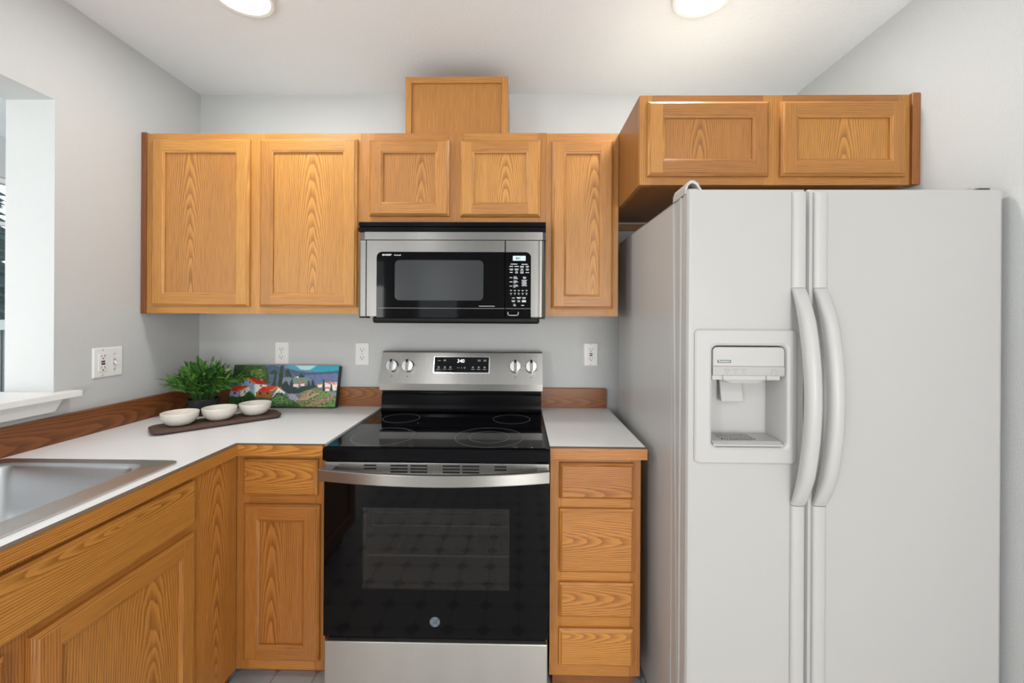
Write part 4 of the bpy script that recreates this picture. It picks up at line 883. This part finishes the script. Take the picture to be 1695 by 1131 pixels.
def paint_at(s, v):
    tt = 1-v; y = 108+tt*575+s*12; x = (192-117*tt)+s*1385
    x += noise.noise((x*.02, y*.02, 3))*9; y += noise.noise((x*.02, y*.02, 9))*7
    col, jit = C(96, 110, 120), 8
    for (c, poly, j), B in zip(LAY, BOX):
        if B[0] <= x <= B[1] and B[2] <= y <= B[3] and inside(poly, x, y): col, jit = c, j
    k = 1+noise.noise((x*.035, y*.06, 5))*jit*.034+noise.noise((x*.11, y*.14, 15))*jit*.030+noise.noise((x*.3, y*.1, 25))*.12
    return tuple(max(.002, c_*k*1.22) for c_ in col)+(1,)
NU, NV = 260, 104
me = bpy.data.meshes.new('picture'); vs, fs = [], []
base = ORIG[t.name]
for j in range(NV+1):
    for i in range(NU+1): vs.append(tuple(FRP.p((.0008+(PW-.0016)*i/NU, .0008+(PH-.0016)*j/NV, .0001+.0004*noise.noise((i*.15, j*.3, 2))+.0004))-base))
for j in range(NV):
    for i in range(NU): a_ = j*(NU+1)+i; fs.append((a_, a_+1, a_+NU+2, a_+NU+1))
me.from_pydata(vs, [], fs); ca = me.color_attributes.new('paint', 'FLOAT_COLOR', 'POINT')
for j in range(NV+1):
    for i in range(NU+1): ca.data[j*(NU+1)+i].color = paint_at(i/NU, j/NV)
me.materials.append(PAINT); me.shade_smooth()
o = bpy.data.objects.new('picture', me); COL.objects.link(o); o.parent = t

# walnut serving board and three bowls
BC = Vector((-1.222, -.372, ZK)); ang = math.atan2(.71, .70); ax = Vector((math.cos(ang), math.sin(ang), 0)); ay = Vector((-ax.y, ax.x, 0))
FRS = Frame(BC, ax, ay, (0, 0, 1)); m = MB(FRS)
R = lambda i, z: m.rrect(-.218+i, .218-i, -.070+i, .070-i, .034, z, 8)
m.loft([R(.012, .0005), R(.003, .006), R(0, .012), R(.001, .0165), R(.004, .018)], True, True, True, 0, 0, .5)
tag(obj('serving_board', m, WALNUT, smooth=50, loc=BC), 'long dark walnut serving board under three cream bowls on the corner countertop', 'board')
def bowl(c, label):
    m = MB(); m.lathe([(.001, .004), (.020, .0045), (.038, .012), (.052, .029), (.0577, .047), (.0583, .0490), (.0594, .0496), (.0606, .0490), (.0609, .047), (.0580, .028), (.045, .009), (.034, .002), (.026, .0), (.001, .0)], c, 56)
    o = obj('bowl', m, CERAMIC, smooth=60, loc=c); return tag(o, label, 'bowl', 'cream bowls on the walnut board')
zb = ZK+.0182
for k, lb in ((-1, 'small cream ceramic bowl at the left end of the walnut board, nearest the sink'), (0, 'small cream ceramic bowl in the middle of the walnut board'), (1, 'small cream ceramic bowl at the right end of the board, in front of the painting')):
    p = BC+ax*(k*.1265); c = (p.x, p.y, zb)
    if k == -1: b0 = bowl(c, lb)
    else: q = b0.copy(); COL.objects.link(q); q.location = c; q['label'] = lb

# potted bamboo-like plant
PC = Vector((-1.408, -.215, ZK))
t = thing('potted_plant', 'bushy green bamboo-leaf plant in a charcoal pot in the counter corner', 'potted plant', PC)
m = MB(); m.lathe([(.001, .0005), (.046, .0005), (.048, .004), (.0595, .066), (.0605, .070), (.0595, .072), (.056, .071), (.0545, .060)], PC, 48); obj('pot', m, POT, t, smooth=50)
m = MB(); m.lathe([(.0555, .060), (.03, .064), (.002, .066)], PC, 32, cap1=True); obj('soil', m, SOIL, t, smooth=60)
rnd = random.Random(5); ms, ml = MB(), MB()
XMIN, YMAX = XL+.006, -.024
def clampp(p): return Vector((max(p.x, XMIN), min(p.y, YMAX if p.x < -1.405 else -.125), max(p.z, ZK+.03)))
for k in range(120):
    a = rnd.uniform(0, 2*PI); lean = rnd.uniform(0.05, 1.0)**0.7; H = rnd.uniform(.115, .168)*(1.10-.42*lean); Rr = .122*lean
    b0_ = PC+Vector((math.cos(a)*.042*rnd.random(), math.sin(a)*.042*rnd.random(), .062)); pts = []
    for q in range(9):
        s_ = q/8; pts.append(clampp(b0_+Vector((math.cos(a)*Rr*s_**1.35, math.sin(a)*Rr*s_**1.35, H*(s_-.16*lean*s_*s_)+.012*math.sin(s_*PI)))))
    ms.tube(pts, [.0016-.0010*q/8 for q in range(9)], 5)
    shade = rnd.random()
    for q in range(9):
        s_ = .22+.78*q/8; i = min(7, int(s_*8)); f = s_*8-i; p = pts[i].lerp(pts[i+1], f); dr_ = (pts[i+1]-pts[i]).normalized() if (pts[i+1]-pts[i]).length > 1e-5 else Vector((0, 0, 1))
        sd = dr_.cross(Vector((0, 0, 1)));  sd = sd.normalized() if sd.length > .05 else Vector((1, 0, 0)); up = sd.cross(dr_)
        th = rnd.uniform(0, 2*PI) if q < 8 else 0
        lat = sd*math.cos(th)+up*math.sin(th); ld = (dr_*rnd.uniform(.9, 1.5)+lat*(rnd.uniform(.7, 1.1) if q < 8 else 0)).normalized()
        L = rnd.uniform(.028, .048); W = L*rnd.uniform(.12, .175); n_ = ld.cross(lat if q < 8 else sd); n_ = n_.normalized() if n_.length > .01 else up; wd = ld.cross(n_).normalized()
        tone = min(1, max(0, .46+.55*(shade-.5)+rnd.uniform(-.24, .32)))
        dz = Vector((0, 0, -L*.10)); A0 = p; A1 = p+ld*L*.35; A2 = p+ld*L*.7+dz*.4; A3 = p+ld*L+dz
        P_ = [A0, A1+wd*W, A2+wd*W*.75, A3, A2-wd*W*.75, A1-wd*W]; P_ = [clampp(z_) for z_ in P_]
        c1, c2 = clampp(A1-n_*W*.35), clampp(A2-n_*W*.25)
        for tri in ((P_[0], P_[1], c1), (P_[1], P_[2], c2, c1), (P_[2], P_[3], c2), (P_[0], c1, P_[5]), (c1, c2, P_[4], P_[5]), (c2, P_[3], P_[4])): ml.face(tri, None, 2, tone)
obj('stems', ms, STEM, t, recalc=False, smooth=60); obj('leaves', ml, LEAF, t, recalc=False, smooth=60)
